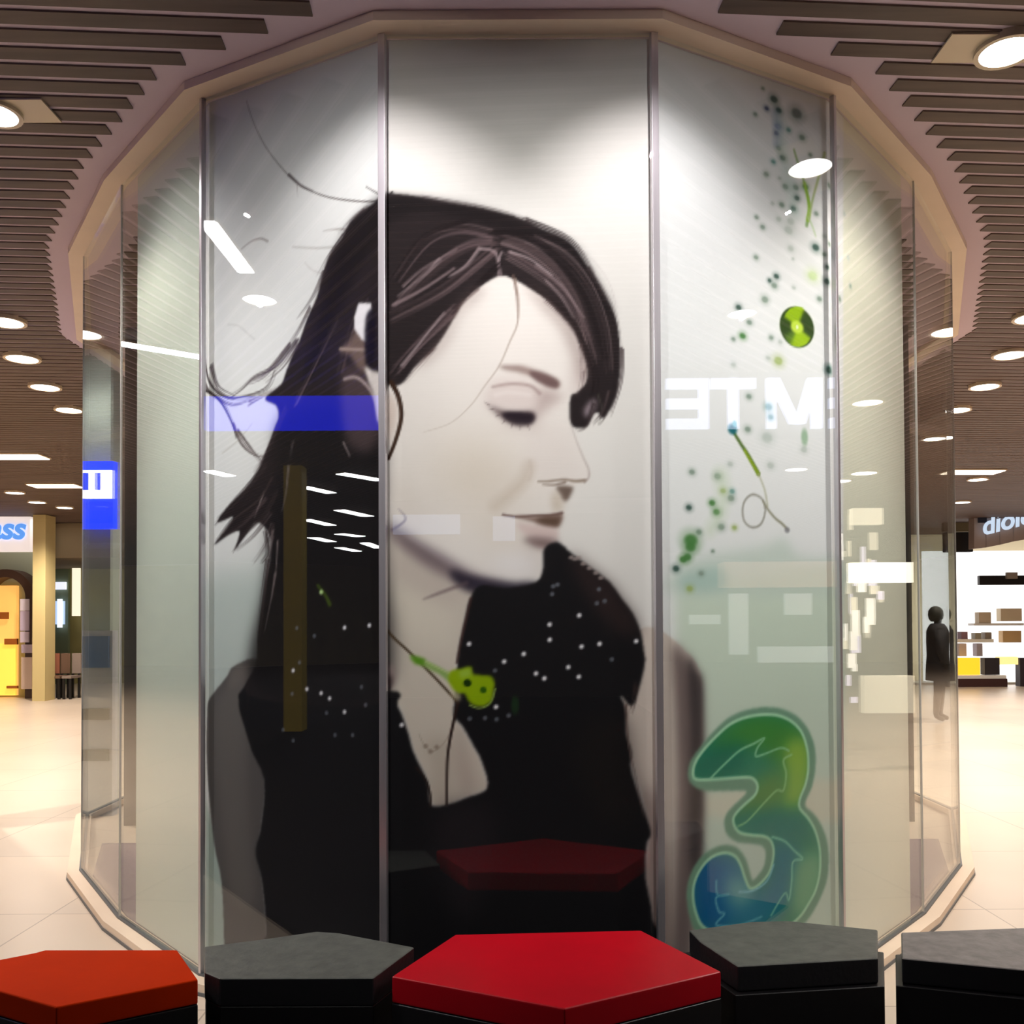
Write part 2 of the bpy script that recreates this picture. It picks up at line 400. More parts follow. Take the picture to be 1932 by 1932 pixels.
# ---- left arm, right arm
poly("-1118 1330 -1255 1313 -1298 1266 -1393 1174 -1410 1116 -1415 950 -1395 781 -1365 577 -1324 427 -1309 181 -1306 -186 -1082 -142 -1085 247 -1107 454 -1135 571 -1113 673 -1091 856 -1118 1053", (92, 86, 86))
poly("-1363 1151 -1261 1241 -1189 1243 -1189 1007 -1174 667 -1146 373 -1260 358 -1304 568 -1342 781 -1366 954", (110, 103, 101), .8, 4)
poly("-1261 1302 -1175 1318 -1163 1276 -1232 1242 -1290 1219", (120, 110, 106), .7, 2)
poly("368 1354 446 1460 520 1452 593 1411 635 1378 669 1350 697 1311 714 1248 714 1042 711 824 701 584 674 388 654 -65 416 -33 482 382 456 540 471 726 395 1039 377 1177", (206, 190, 182))
poly("576 1387 630 1367 679 1309 716 1227 714 824 707 624 669 389 639 -62 546 -43 576 442 599 834 593 1132", (104, 88, 88), .9, 3.5)
poly("649 1340 699 1278 716 1227 709 624 679 427 647 631 661 1029", (66, 58, 60), .9, 2.5)
poly("496 1078 533 1037 527 -39 487 -33", (190, 172, 166), .6, 2)
poly("459 843 513 724 551 445 546 -43 465 -33", (120, 96, 94), .75, 4)

# ---- neck and chest under the hair
SK = (220, 208, 202)
poly("-516 1912 -418 1802 -281 1712 -182 1643 -163 1593 -192 1566 -204 1514 -221 1438 -239 1361 -247 1239 -251 1141 -228 1102 -185 1033 -150 964 -132 872 -205 841 -264 818 -329 812 -346 898 -395 1004 -421 1093 -456 1181 -518 1240", (205, 192, 182), 1, .8)
poly("-488 1773 -379 1713 -261 1643 -202 1613 -222 1554 -321 1555 -419 1614 -488 1674", (190, 174, 168), .7, 5)
poly("-478 1634 -360 1574 -281 1535 -262 1377 -361 1397 -469 1476", (216, 204, 192), .7, 5)
poly("-362 1043 -333 965 -333 818 -272 824 -263 1043", (176, 162, 150), .55, 4)
poly("-247 1092 -220 1098 -195 1003 -166 886 -225 857 -252 964", (176, 158, 150), .6, 3)
stroke("-381 1073 -362 1034 -332 1008 -293 1033 -263 1082", 4, 4, (150, 134, 122), .7)
for q in ("-356 1028", "-338 1008", "-315 1024"): dot(q, 9, 9, (140, 124, 112), .7, .5)

# ---- face
poly("-486 2388 -440 2427 -383 2487 -325 2546 -279 2606 -245 2656 -209 2715 -152 2765 -94 2801 -38 2794 21 2774 94 2724 152 2663 218 2583 250 2503 261 2424 237 2344 193 2320 189 2275 190 2217 212 2159 235 2102 253 2056 258 2032 242 2004 201 1989 185 1967 169 1928 157 1884 143 1844 140 1823 134 1789 95 1762 79 1730 86 1691 66 1651 23 1630 -48 1622 -131 1636 -214 1670 -281 1704 -351 1754 -418 1798 -474 1838 -497 1862 -515 2031 -515 2310", (226, 216, 213), 1, .7)
poly("-299 2148 -220 2168 -101 2127 8 2067 27 2017 -42 1968 -102 1909 -221 1910 -319 1970 -358 2069", (208, 193, 178), .6, 20)
poly("-259 2108 -160 2128 -42 2067 17 2027 -62 1958 -181 1949 -260 2009", (204, 188, 174), .5, 12)
poly("38 2226 157 2225 215 2086 195 2017 57 2027 18 2107", (220, 208, 205), .8, 5)
stroke("33 2067 13 2017 -33 1968 -92 1919", 26, 30, (186, 168, 154), .6, 9)
stroke("37 2087 43 2047 33 2017", 8, 8, (200, 184, 176), .8, 2)
# side of the nose and inner eye corner
poly("49 2355 118 2355 161 2325 122 2295 82 2265 54 2226 46 2285", (178, 158, 156), .85, 3)
poly("-100 2386 -11 2397 49 2381 68 2345 54 2273 -41 2274 -130 2298", (212, 196, 194), .9, 3)
stroke("-100 2366 -30 2377 39 2369 74 2341", 9, 14, (164, 142, 140), .8, 1.5)
stroke("-90 2336 -41 2345 39 2335", 14, 10, (228, 216, 214), .6, 2.5)
# brow
poly("-72 2445 -4 2447 53 2431 104 2412 150 2384 142 2360 98 2371 53 2401 -10 2421 -60 2431", (150, 128, 124), .95, 1.2)
poly("39 2425 104 2410 146 2384 138 2360 94 2371 49 2399", (104, 80, 80), .9, 1)
# lashes
poly("-124 2302 -90 2286 -51 2274 -1 2270 46 2273 58 2253 42 2222 8 2218 -31 2226 -65 2246 -90 2270", (72, 54, 56), .85, 1.6)
poly("-61 2270 46 2267 46 2230 -11 2222 -51 2242", (32, 24, 32), .9, 1)
poly("-81 2226 38 2210 78 2226 68 2196 -41 2202", (204, 188, 184), .7, 3)
for q in ("-116 2298 -132 2310", "-100 2282 -112 2282", "-81 2258 -92 2254", "-57 2238 -65 2228", "-29 2224 -33 2210", "2 2218 2 2202", "30 2220 36 2204"):
    stroke(q, 5, 2, (70, 54, 56), .7, .6)
poly("-487 2070 -438 2030 -359 1910 -379 1831 -458 1871 -493 1951", (212, 198, 190), .6, 8)
poly("-102 1909 -43 1849 6 1790 -14 1731 -103 1771 -162 1850", (212, 198, 188), .6, 8)
poly("36 1829 55 1770 83 1720 74 1661 45 1691 16 1770", (196, 180, 174), .6, 5)
poly("208 2464 247 2444 257 2354 221 2324 197 2344", (190, 170, 168), .6, 4)
# nose and mouth
stroke("194 2213 212 2159 235 2102 255 2056 256 2026 240 2006", 4, 8, (176, 160, 158), .8, 1)
stroke("68 2011 106 2011 163 2017 205 2011 241 2014", 6, 12, (142, 124, 112), .9, 1)
stroke("86 1999 126 1997 167 2007", 5, 10, (120, 100, 90), .7, 1)
poly("136 1991 191 1991 195 1975 179 1943 163 1935 147 1963", (104, 86, 78), .95, 1)
poly("116 1948 135 1977 159 1928 151 1898 125 1898", (196, 180, 166), .8, 2)
stroke("-65 1887 -13 1879 56 1883 115 1884 155 1892", 8, 12, (112, 88, 86), .95, .8)
poly("-19 1881 76 1880 155 1888 151 1858 135 1837 95 1841 46 1859", (124, 98, 90), .9, 1)
poly("66 1873 147 1876 135 1841 75 1849", (84, 62, 50), .8, 1.5)
poly("-13 1857 46 1849 135 1833 140 1819 134 1797 55 1797 6 1821", (208, 184, 182), .95, 1.5)
poly("12 1798 75 1801 140 1789 124 1758 65 1762 32 1778", (112, 88, 88), .9, 2)
poly("-83 1731 16 1740 65 1710 59 1671 -44 1662 -103 1692", (230, 222, 226), .7, 5)
poly("-487 1862 -379 1792 -261 1722 -162 1662 -44 1622 -123 1609 -222 1633 -360 1703 -478 1802", (92, 74, 84), .75, 3)
poly("-261 1683 -162 1656 -44 1636 55 1635 35 1602 -163 1593 -241 1633", (40, 34, 48), .9, 2)

# ---- dark clothes, sequinned at the shoulders
VEST = (26, 24, 27)
poly("-1186 1243 -1175 1008 -1096 864 -1113 673 -1141 570 -1107 454 -1085 247 -1082 -142 505 -34 482 382 456 540 461 661 477 708 441 820 404 941 409 1000 388 1073 388 1161 367 1216 410 1171 438 1238 460 1330 457 1375 446 1446 419 1513 376 1573 331 1634 266 1684 193 1739 140 1783 87 1758 82 1681 55 1635 -48 1616 -153 1623 -192 1566 -204 1514 -221 1438 -235 1361 -243 1239 -251 1141 -220 1102 -181 1033 -146 964 -129 872 -205 837 -264 816 -335 810 -350 898 -399 1004 -425 1093 -460 1181 -513 1240", VEST, 1, .7)
poly("183 1739 266 1684 331 1634 376 1573 419 1513 438 1452 388 1433 310 1492 232 1611", (52, 38, 38), .7, 4)
poly("209 1080 366 1138 404 941 442 765 324 727 208 903", (32, 28, 28), .8, 6)
poly("-323 769 -127 807 -108 651 -168 417 -285 457", (40, 34, 38), .7, 6)
strands("426 1255 416 1196 406 1157", 8, 10, 5, [(60, 46, 44)], .8)
strands("390 1177 397 1039 424 902 452 765", 8, 5, 6, [(50, 40, 40), (120, 98, 92)], .6)

# ---- hair
HT = "-512 3098 -434 3093 -355 3082 -256 3062 -146 3043 -57 3021 -1 3004 82 2964 189 2911 264 2807 324 2702 358 2632 371 2572 378 2477 372 2383 359 2323 335 2274 309 2244 292 2268 272 2254 248 2213 196 2217 185 2275 193 2332 217 2344 249 2384 249 2447 226 2517 199 2581 151 2639 94 2698 21 2750 -28 2776 -68 2784 -102 2771 -152 2739 -209 2687 -245 2624 -279 2566 -325 2502 -383 2451 -437 2383 -468 2372 -488 2380 -500 2308 -506 2031 -502 1812 -505 1437 -506 1201 -822 1170 -1186 1200 -1135 1325 -1130 1426 -1113 1543 -1091 1649 -1063 1733 -1057 1818 -1082 1862 -1130 1896 -1175 1866 -1247 1794 -1226 1863 -1290 1851 -1367 1815 -1305 1873 -1261 1925 -1349 1908 -1276 1981 -1178 2046 -1119 2117 -1079 2192 -1043 2264 -1019 2314 -1035 2359 -1091 2393 -1008 2440 -980 2490 -948 2549 -910 2607 -873 2685 -828 2757 -799 2840 -763 2916 -701 2972 -666 3021 -610 3054 -554 3071"
HM = full_mask(HT, .6)
poly(HT, (40, 33, 35), 1, .6)
poly("-512 3086 -355 3074 -156 3037 42 2964 189 2907 264 2803 338 2662 318 2623 220 2783 42 2914 -156 2995 -355 3026 -484 2987 -566 2899 -691 2739 -768 2586 -820 2469 -900 2438 -820 2677 -716 2949 -591 3056", (26, 22, 24), .85, 3)
poly("-1008 2302 -718 2333 -532 2232 -516 1833 -518 1201 -1146 1223 -1091 1649 -1035 2071", (27, 24, 26), .9, 5)
# brown sheen falling from the parting to both sides
for q, n in (("-97 2915 -177 2905 -256 2865 -356 2786 -465 2667", 16), ("-87 2885 -157 2825 -257 2745 -356 2686 -476 2627", 16), ("-117 2945 -236 2965 -355 2926 -465 2787", 10),
             ("-57 2924 42 2884 141 2803 219 2683 258 2543", 16), ("-38 2864 61 2804 160 2723 238 2603 287 2463", 14), ("42 2924 161 2863 259 2743 318 2583 336 2423", 8),
             ("-237 2665 -317 2586 -397 2507 -466 2427", 10), ("-717 2456 -666 2612 -592 2722", 6), ("-926 2357 -847 2473 -717 2661", 6)):
    strands(q, n, 20, 8, [(104, 84, 88), (86, 68, 70), (124, 104, 106), (70, 56, 58)], .5, HM, .5)
for q in ("-435 2746 -356 2816 -236 2885", "-465 2677 -356 2736 -237 2815", "61 2824 160 2743 239 2623", "-436 2447 -357 2546 -277 2646", "-147 2885 -88 2869 -68 2764", "-68 2868 -82 2825 -78 2765", "-147 2889 -197 2825 -257 2785", "101 2764 160 2703 203 2623", "-296 2846 -356 2786 -455 2707", "-38 2874 41 2844 121 2783"):
    strands(q, 3, 5, 9, [(160, 140, 144), (140, 118, 122)], .6, HM, .6)
for q in ("-97 2945 42 2924 160 2823 259 2663 317 2463", "-196 2985 -355 2926 -475 2767", "-78 2824 -158 2745 -237 2645", "-38 2784 100 2704 199 2603 277 2423 266 2304"):
    strands(q, 9, 14, 7, [(28, 22, 24)], .6, HM, .6)
poly("21 2754 94 2702 159 2635 207 2579 232 2513 253 2443 253 2374 233 2394 208 2464 159 2584 80 2674", (112, 86, 84), .5, 3.5)
poly("-148 2745 -217 2681 -257 2614 -297 2546 -377 2463 -357 2447 -268 2536 -218 2645 -138 2715", (130, 106, 104), .45, 3.5)
poly("244 2284 276 2320 284 2294 260 2254 244 2254", (170, 150, 160), .8, 1.5)
stroke("292 2334 306 2284 295 2224", 6, 3, (70, 66, 60), .8)
stroke("327 2274 315 2244 299 2224", 5, 3, (60, 50, 50), .8)
# loose ends along the outline of the hair
for q, n in (("-591 3062 -653 3035 -716 2990", 4), ("-691 2985 -763 2916 -820 2844", 5), ("-789 2859 -846 2765 -921 2693", 6), ("-859 2725 -926 2630 -1008 2553", 7), ("-926 2588 -994 2513 -1091 2457", 7), ("-980 2342 -1077 2181 -1147 2102", 6),
             ("-1063 2202 -1147 2080 -1261 1991", 8), ("-1091 2119 -1218 2010 -1343 1919", 8), ("-1091 1990 -1203 1900 -1320 1848", 8), ("-1063 1925 -1147 1844 -1244 1787", 7), ("-1049 1881 -1091 1798 -1152 1732", 7), ("-1035 1838 -1068 1733 -1096 1628", 6), ("-1077 1734 -1104 1585 -1124 1436", 6), ("-355 3078 -156 3045 22 3000", 5), ("22 3000 191 2919 279 2793", 6), ("264 2807 354 2642 380 2483", 6), ("381 2503 376 2383 339 2254", 6), ("336 2344 315 2274 280 2225", 8), ("276 2304 246 2225 216 2201", 5)):
    strands(q, n, 9, 6, [(38, 31, 33), (58, 46, 48), (84, 70, 72)], .85, None, .15)
for q in ("237 2424 229 2364 209 2320", "226 2523 237 2444 237 2384", "-217 2685 -257 2618 -297 2546", "-317 2516 -377 2447 -433 2383", "100 2694 159 2633 208 2563", "-158 2735 -213 2681 -245 2622"):
    strands(q, 5, 8, 5, [(70, 52, 54), (110, 88, 86)], .55, None, .2)
# strands over face and neck
stroke("-15 2774 -3 2694 -7 2604 -36 2535 -76 2445 -130 2370 -183 2297 -259 2231 -358 2198", 7, 2, (146, 126, 116), .75)
stroke("-22 2784 -9 2704 -7 2624", 9, 3, (110, 88, 80), .7)
stroke("-480 2384 -456 2338 -443 2278 -447 2228 -467 2159 -491 2099", 20, 13, (52, 34, 26), 1)
poly("-503 2338 -466 2318 -461 2248 -481 2179 -501 2149", (196, 176, 168), .9, 2)
stroke("-478 1832 -428 1871 -454 1911", 10, 3, (88, 72, 96), .6, 1)
stroke("-360 1574 -281 1604 -202 1633", 4, 14, (96, 78, 84), .7, 2)
stroke("-186 1574 -219 1436 -239 1337", 10, 8, (64, 42, 40), .9, 1)
# left ear with the white hook and ear cup of the headphones
poly("-662 2571 -616 2645 -580 2559 -568 2456 -617 2443 -667 2510 -717 2534", (120, 98, 90), .9, 1.5)
poly("-626 2704 -567 2694 -562 2637 -582 2616 -582 2543 -612 2563 -646 2609 -646 2650", (236, 228, 234), 1, .6, False)
stroke("-712 2541 -592 2520", 12, 12, (160, 138, 130), .9, 1)
poly("-592 2641 -552 2655 -558 2455 -592 2460", (20, 16, 24), .9, 1)
poly("-702 2454 -642 2466 -568 2406 -524 2311 -510 2230 -569 2136 -667 2165 -705 2291", (96, 76, 78), .6, 3)
stroke("-692 2422 -637 2421 -587 2383 -553 2330 -534 2252", 12, 10, (176, 156, 156), .9, 1.5)
poly("-597 2456 -558 2435 -514 2405 -515 2230 -539 2253 -553 2334 -578 2397", (224, 212, 208), 1, 1)
stroke("-698 2178 -680 2146 -668 2124", 7, 5, (170, 150, 150), .7, 1)
# light gaps between falling locks at the left
for q, n in (("-967 2108 -981 2004 -1002 1932", 4), ("-948 2201 -959 2129", 3), ("-1022 1816 -1030 1711 -1052 1585", 4), ("-1035 1690 -1057 1585 -1091 1458", 4), ("-1096 2012 -1147 1908", 3), ("-1049 1860 -1071 1776 -1091 1734", 4)):
    strands(q, n, 5, 6, [(176, 158, 156), (140, 122, 122)], .6)
for q in ("-1091 1862 -1079 1776 -1113 1735", "-1049 2073 -1119 1992 -1261 1914 -1349 1831", "-1035 2008 -1091 1926 -1203 1846 -1261 1784", "-1091 2119 -1204 2019 -1290 1960 -1364 1898"):
    strands(q, 5, 7, 9, [DK, BR], .8)
stroke("-1146 1244 -1175 1201 -1186 1136", 8, 6, DK, .9)
poly("-513 1329 -469 1315 -475 1260 -513 1240", (140, 118, 118), .8, 2)
poly("-503 1290 -479 1280 -487 1248 -503 1248", (40, 28, 30), .9, 1.5)

# ---- cords and the small green guitar
stroke("-503 1465 -469 1427 -410 1372 -341 1303 -263 1220 -235 1184", 9, 9, (62, 44, 26), 1)
stroke("-235 1190 -251 1121 -267 1043 -276 965 -278 812", 12, 9, (46, 32, 30), 1)
stroke("-392 949 -356 906 -339 847 -339 808", 8, 8, (44, 32, 30), 1)
poly("-414 1368 -380 1358 -331 1334 -260 1298 -259 1259 -310 1298 -361 1322 -410 1348", (140, 168, 96), 1, .8, False)
poly("-412 1366 -357 1352 -361 1326 -396 1334", (84, 140, 24), .9, 1, False)
stroke("-355 1342 -302 1314 -262 1294", 5, 5, (190, 205, 140), .8)
poly("-260 1306 -223 1314 -188 1323 -178 1294 -144 1290 -111 1284 -99 1258 -105 1223 -111 1195 -145 1174 -188 1186 -212 1223 -239 1223 -270 1269", (140, 168, 12), 1, .8)
poly("-231 1306 -188 1314 -184 1288 -227 1278", (156, 186, 78), .8, 1.2, False)
stroke("-192 1180 -155 1168 -115 1187 -97 1238", 6, 6, (160, 186, 96), .8)
poly("-263 1227 -231 1223 -227 1196 -251 1204", (190, 178, 150), .8, 1)
dot("-200 1261", 15, 14, (22, 46, 8), .95, .3); dot("-141 1235", 12, 12, (40, 84, 8), .95, .4)

# ---- sequins
for q in ("107 1477", "217 1510", "107 1420", "225 1394", "292 1404", "428 1413", "10 1368", "-63 1340", "175 1318", "214 1282", "55 1295", "86 1277", "-193 1406", "-94 1172", "-444 1107", "-694 1469", "-578 1477", "-877 1230", "-766 1197", "-695 1148", "-807 1216", "-946 1301"):
    dot(q, 9, 9, (190, 184, 192), .9, .6)
    dot(q, 5, 5, (240, 236, 240), .9, .5)
for q in ("-97 1307", "337 1346", "-192 1129", "-135 1131", "-92 1126", "-47 1140", "-927 1468", "-840 1437", "-615 1245", "-951 1209", "-781 1141", "-946 1026", "-740 1058", "-657 1062", "-997 1066", "121 1619", "137 1625", "117 1590", "-914 1333", "-596 1178", "291 1607", "283 1555", "312 1563"):
    dot(q, 8, 8, (104, 106, 116), .8, .6)
for q in ("203 1720", "233 1702", "256 1686", "280 1668", "299 1650", "217 1725", "189 1726"):
    dot(q, 10, 7, (150, 134, 132), .8, .6)
stroke("-822 1632 -783 1590 -765 1559", 9, 14, (90, 120, 30), .7, 2); dot("-806 1607", 9, 9, (190, 220, 150), .9, .5)
dot("-23 1179", 14, 34, (34, 60, 34), .7, .5)

# ---- green and teal splashes, record, brush, on the right
COL = dict(d=(58, 84, 76), n=(76, 88, 120), g=(132, 148, 136), l=(186, 192, 188), t=(110, 150, 146), e=(74, 124, 66), o=(160, 176, 110), b=(110, 128, 176), y=(196, 214, 160))
DOTS = [('1109 3606', 13.2, 'd'), ('1069 3558', 8.4, 'n'), ('1133 3566', 10.8, 'd'), ('1231 3578', 19.1, 'd'), ('1128 3499', 12.0, 'b'), ('1120 3469', 8.4, 'n'), ('1185 3498', 8.4, 't'), ('1259 3484', 10.8, 'g'), ('1131 3410', 9.6, 'g'), ('1152 3375', 10.8, 'd'), ('1102 3348', 8.4, 't'), ('1063 3288', 9.6, 'g'), ('1135 3287', 7.2, 'l'), ('1165 3259', 10.8, 'g'), ('1221 3268', 10.8, 'g'), ('1275 3282', 10.8, 'e'), ('1416 3320', 10.8, 'g'), ('1304 3422', 7.2, 'g'), ('1226 3225', 9.6, 'd'), ('1095 3176', 7.2, 'l'), ('1144 3180', 9.6, 'g'), ('1207 3178', 9.6, 'd'), ('1010 3103', 7.2, 'g'), ('1333 3181', 8.4, 'g'), ('1127 3118', 9.6, 'l'), ('1192 3122', 13.2, 'l'), ('1041 3069', 8.4, 'g'), ('1380 3095', 8.4, 'l'), ('1328 3039', 13.2, 'd'), ('1412 3070', 8.4, 'g'), ('1190 3009', 10.8, 'l'), ('1005 2940', 8.4, 'g'), ('1377 3018', 8.4, 'g'), ('1202 2968', 6.0, 'l'), ('1393 2968', 8.4, 'd'), ('1111 2881', 9.6, 'd'), ('1075 2858', 7.2, 'd'), ('1099 2842', 10.8, 'g'), ('1309 2917', 17.9, 'y'), ('1390 2906', 12.0, 'd'), ('1637 2954', 9.6, 'g'), ('1204 2850', 7.2, 'l'), ('1049 2777', 12.0, 'g'), ('1346 2826', 9.6, 'g'), ('1518 2865', 9.6, 'g'), ('913 2724', 9.6, 'd'), ('1467 2792', 10.8, 'e'), ('967 2673', 9.6, 'g'), ('932 2614', 10.8, 'e'), ('885 2595', 7.2, 'g'), ('1080 2627', 8.4, 'g'), ('1128 2616', 8.4, 'l'), ('1063 2543', 8.4, 'l'), ('1117 2538', 15.5, 'o'), ('1471 2650', 10.8, 'g'), ('884 2494', 8.4, 'l'), ('1397 2538', 13.2, 't'), ('1579 3254', 9.6, 'l'), ('1616 3073', 10.8, 'l'), ('1179 3082', 15.5, 'l'), ('1050 3634', 6.0, 'g'), ('1009 3519', 7.2, 'g'), ('1397 2534', 12.4, 'd'), ('961 2376', 9.6, 'g'), ('1062 2345', 12.4, 't'), ('1073 2305', 9.6, 't'), ('953 2245', 10.5, 'g'), ('1250 2188', 11.5, 'l'), ('676 2056', 9.6, 'g'), ('800 2048', 11.5, 'g'), ('865 1967', 11.5, 'g'), ('871 1994', 8.6, 't'), ('772 1943', 10.5, 'e'), ('793 1909', 11.5, 'e'), ('660 1919', 9.6, 'd'), ('815 1852', 11.5, 'g'), ('707 1828', 9.6, 'g'), ('668 1795', 22.0, 'e'), ('666 1769', 16.3, 'e'), ('631 1720', 11.5, 'e'), ('651 1730', 12.4, 'e'), ('597 1685', 10.5, 'd'), ('716 1669', 8.6, 'g'), ('773 1756', 5.7, 'g'), ('1070 2110', 12.4, 'l'), ('826 1993', 9.6, 'o'), ('881 1852', 8.6, 'o'), ('863 2100', 9.6, 'l'), ('1053 2221', 19.1, 'l'), ('661 1610', 10.5, 'o')]
for t, r, c in DOTS:
    dot(t, r*2.2, r*1.8, COL[c], .4, .8); dot(t, r*1.35, r, COL[c], .9, .45)
stroke("1118 3548 1129 3496 1122 3429", 34, 28, (110, 124, 176), .4, 6)
stroke("1135 3519 1156 3393 1216 3165", 60, 40, (176, 200, 192), .45, 8)
stroke("1214 3422 1236 3370 1270 3295 1295 3205 1279 3122", 10, 16, (132, 164, 104), .85, 1)
stroke("1270 3295 1295 3205 1285 3146", 16, 20, (150, 190, 60), .8, 1)
stroke("1385 3448 1351 3344 1313 3233 1294 3148", 14, 10, (168, 184, 124), .85, 1)
stroke("1286 3157 1309 3128 1329 3085", 10, 6, (176, 200, 150), .8, 1)
dot("1220 2690", 104, 92, (228, 228, 226), .9, .2, .12)
dot("1220 2690", 94, 84, (48, 70, 26), 1, .06, .12)
CDM = full_mask("1222 2776 1256 2773 1285 2746 1299 2702 1293 2655 1266 2624 1225 2608 1185 2614 1154 2640 1140 2679 1152 2726 1181 2759", .4)
poly("1220 2690 1146 2725 1164 2763 1210 2787 1268 2783", (150, 184, 16), .95, 1., False, CDM)
poly("1220 2690 1296 2655 1277 2617 1231 2598 1173 2608", (160, 194, 20), .95, 1., False, CDM)
poly("1220 2690 1145 2639 1167 2611 1190 2610", (100, 134, 40), .7, 1.2, False, CDM)
dot("1220 2690", 34, 26, (190, 214, 70), 1, .3)
dot("1220 2690", 7, 8, (226, 232, 190), 1, .4)
stroke("876 2234 918 2183 953 2144 1006 2072", 14, 20, (84, 110, 50), .95, .8)
stroke("937 2159 1006 2072", 14, 18, (140, 164, 30), .8, 1)
stroke("1006 2072 1038 2008 1051 1945", 8, 9, (176, 174, 150), .8, 1)
dot("876 2238", 22, 20, (20, 96, 108), .95, .5)
dot("887 2260", 10, 12, (120, 190, 200), .9, .5)
dot("1254 2240", 18, 34, (150, 178, 150), .9, .5)
RING = "1040 1928 1031 1896 1012 1869 979 1857 949 1864 928 1886 923 1922 931 1954 953 1978 980 1988 1013 1979 1032 1959 1040 1928"
stroke(RING, 9, 9, (150, 146, 138), .9, .8)
stroke("1029 1965 1051 1935 1090 1900 1126 1879 1157 1856", 9, 12, (140, 136, 116), .9, .8)
dot("1154 1854", 14, 12, (130, 128, 134), .8, .5)
stroke("816 2046 828 1985 809 1901 761 1838", 70, 40, (186, 204, 170), .4, 9)

# ---- the numeral 3
THREE = "645 925 662 965 715 1018 775 1067 842 1111 925 1136 1023 1144 1109 1135 1189 1104 1248 1054 1283 993 1295 937 1291 870 1271 804 1240 757 1239 729 1288 691 1332 630 1356 566 1361 498 1352 426 1321 363 1282 312 1236 269 1155 232 1025 220 886 232 765 267 680 306 646 373 634 442 639 498 664 551 703 590 756 615 823 623 884 601 924 551 944 495 958 470 993 494 1016 523 1023 571 1005 597 960 611 891 624 850 643 824 671 817 716 838 751 886 784 924 810 921 822 839 829 726 839 674 859 647 888"
TM = full_mask(THREE, .6)
poly(THREE, (119, 157, 133), 1, .8)
IN3 = "669 918 685 958 728 1002 788 1048 852 1087 932 1109 1023 1115 1102 1106 1170 1078 1218 1036 1243 985 1254 934 1253 873 1237 818 1207 765 1206 727 1250 683 1287 630 1309 566 1315 503 1307 437 1283 379 1245 334 1199 291 1126 259 1025 247 886 258 772 292 707 328 678 379 664 438 668 489 690 532 726 568 769 588 823 592 870 572 897 533 917 482 944 439 993 451 1043 493 1065 561 1052 611 1016 634 953 646 898 660 871 684 861 717 879 742 920 770 973 803 984 839 956 869 894 876 746 880 680 888"
IM = full_mask(IN3, .5)
poly(IN3, (48, 135, 105), 1, .6)
poly("761 1005 932 1112 1167 1083 1247 973 1245 873 1106 906 965 992 827 969", (67, 138, 57), .9, 5, True, IM)
poly("662 939 774 1004 910 1006 922 919 826 874 661 887", (17, 114, 93), .9, 5, True, IM)
poly("1136 992 1255 995 1260 850 1221 742 1104 736 1134 854", (157, 192, 76), .9, 5, True, IM)
poly("963 841 1106 884 1104 742 906 697 865 733", (109, 149, 72), .8, 5, True, IM)
poly("865 733 1104 731 1235 674 1249 595 1102 611 891 656", (29, 126, 114), .9, 5, True, IM)
poly("1066 604 1211 544 1171 383 1048 319 1043 493", (22, 119, 138), .9, 5, True, IM)
poly("1188 519 1323 530 1313 364 1207 279 1156 353", (128, 180, 138), .9, 5, True, IM)
poly("661 588 769 595 889 502 860 321 765 283 658 330", (15, 93, 152), .95, 6, True, IM)
poly("782 583 904 548 957 413 1064 442 1069 289 859 257 800 382", (48, 124, 168), .85, 8, True, IM)
poly("821 484 889 486 957 423 915 376 847 396", (138, 190, 178), .8, 5, True, IM)
for q in (IN3,):
    p3 = smooth_line(pts_of(q), True, 4); p3 = np.concatenate([p3, p3[:1]])
    stroke(p3, 13, 13, (183, 227, 190), .85, .8, False)
for q, c in (("753 885 813 928 895 980 965 1002 1022 1021 986 985 978 953 1028 960 1107 977 1150 963", (157, 213, 171)), ("1165 946 1121 927 1135 871 1119 806 1083 809 1018 766 933 704 885 688", (159, 208, 147)),
             ("1059 627 1123 603 1174 559 1218 521 1166 516 1158 440 1142 366 1120 396 1048 319", (147, 213, 183)), ("775 490 781 437 834 430 774 428 786 373 813 359 773 323 887 306 998 321", (119, 190, 206)),
             ("888 433 957 429 1028 457 1065 517", (147, 206, 218))):
    stroke(q, 9, 7, c, .85, .8)

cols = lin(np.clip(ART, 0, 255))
me = bpy.data.meshes.new('printed_film')
gx = AW; gz = AH
ss = AS0+(np.arange(gx)+.0)*CELL; zs = AZ0+(np.arange(gz)+.0)*CELL
# let grid columns fall exactly on the folds
for f in (-S1, -S0, S0, S1):
    i = int(np.argmin(abs(ss-f))); ss[i] = f
xy = np.array([tuple(film_xy(float(s))) for s in ss])
nb = np.zeros((gx, 2))
for i in range(gx):
    t = xy[min(i+1, gx-1)]-xy[max(i-1, 0)]; t = t/np.linalg.norm(t); nb[i] = (-t[1], t[0])
V = np.zeros((gz, gx, 3)); V[:, :, 0] = xy[:, 0][None]; V[:, :, 1] = xy[:, 1][None]; V[:, :, 2] = zs[:, None]
back = [(xy[i][0]+nb[i][0]*.006, xy[i][1]+nb[i][1]*.006) for i in range(gx)]
vb = np.array([[bx_, by_, zs[0]] for bx_, by_ in back]+[[bx_, by_, zs[-1]] for bx_, by_ in back])
verts = np.concatenate([V.reshape(-1, 3), vb])
ii, jj = np.meshgrid(np.arange(gx-1), np.arange(gz-1))
q = (jj*gx+ii).ravel(); F = np.stack([q, q+1, q+1+gx, q+gx], 1)
o = gx*gz; k = np.arange(gx-1)
Fb = np.stack([o+k, o+gx+k, o+gx+k+1, o+k+1], 1)
Ft = np.stack([(gz-1)*gx+k, (gz-1)*gx+k+1, o+gx+k+1, o+gx+k], 1)
Fd = np.stack([k, o+k, o+k+1, k+1], 1)
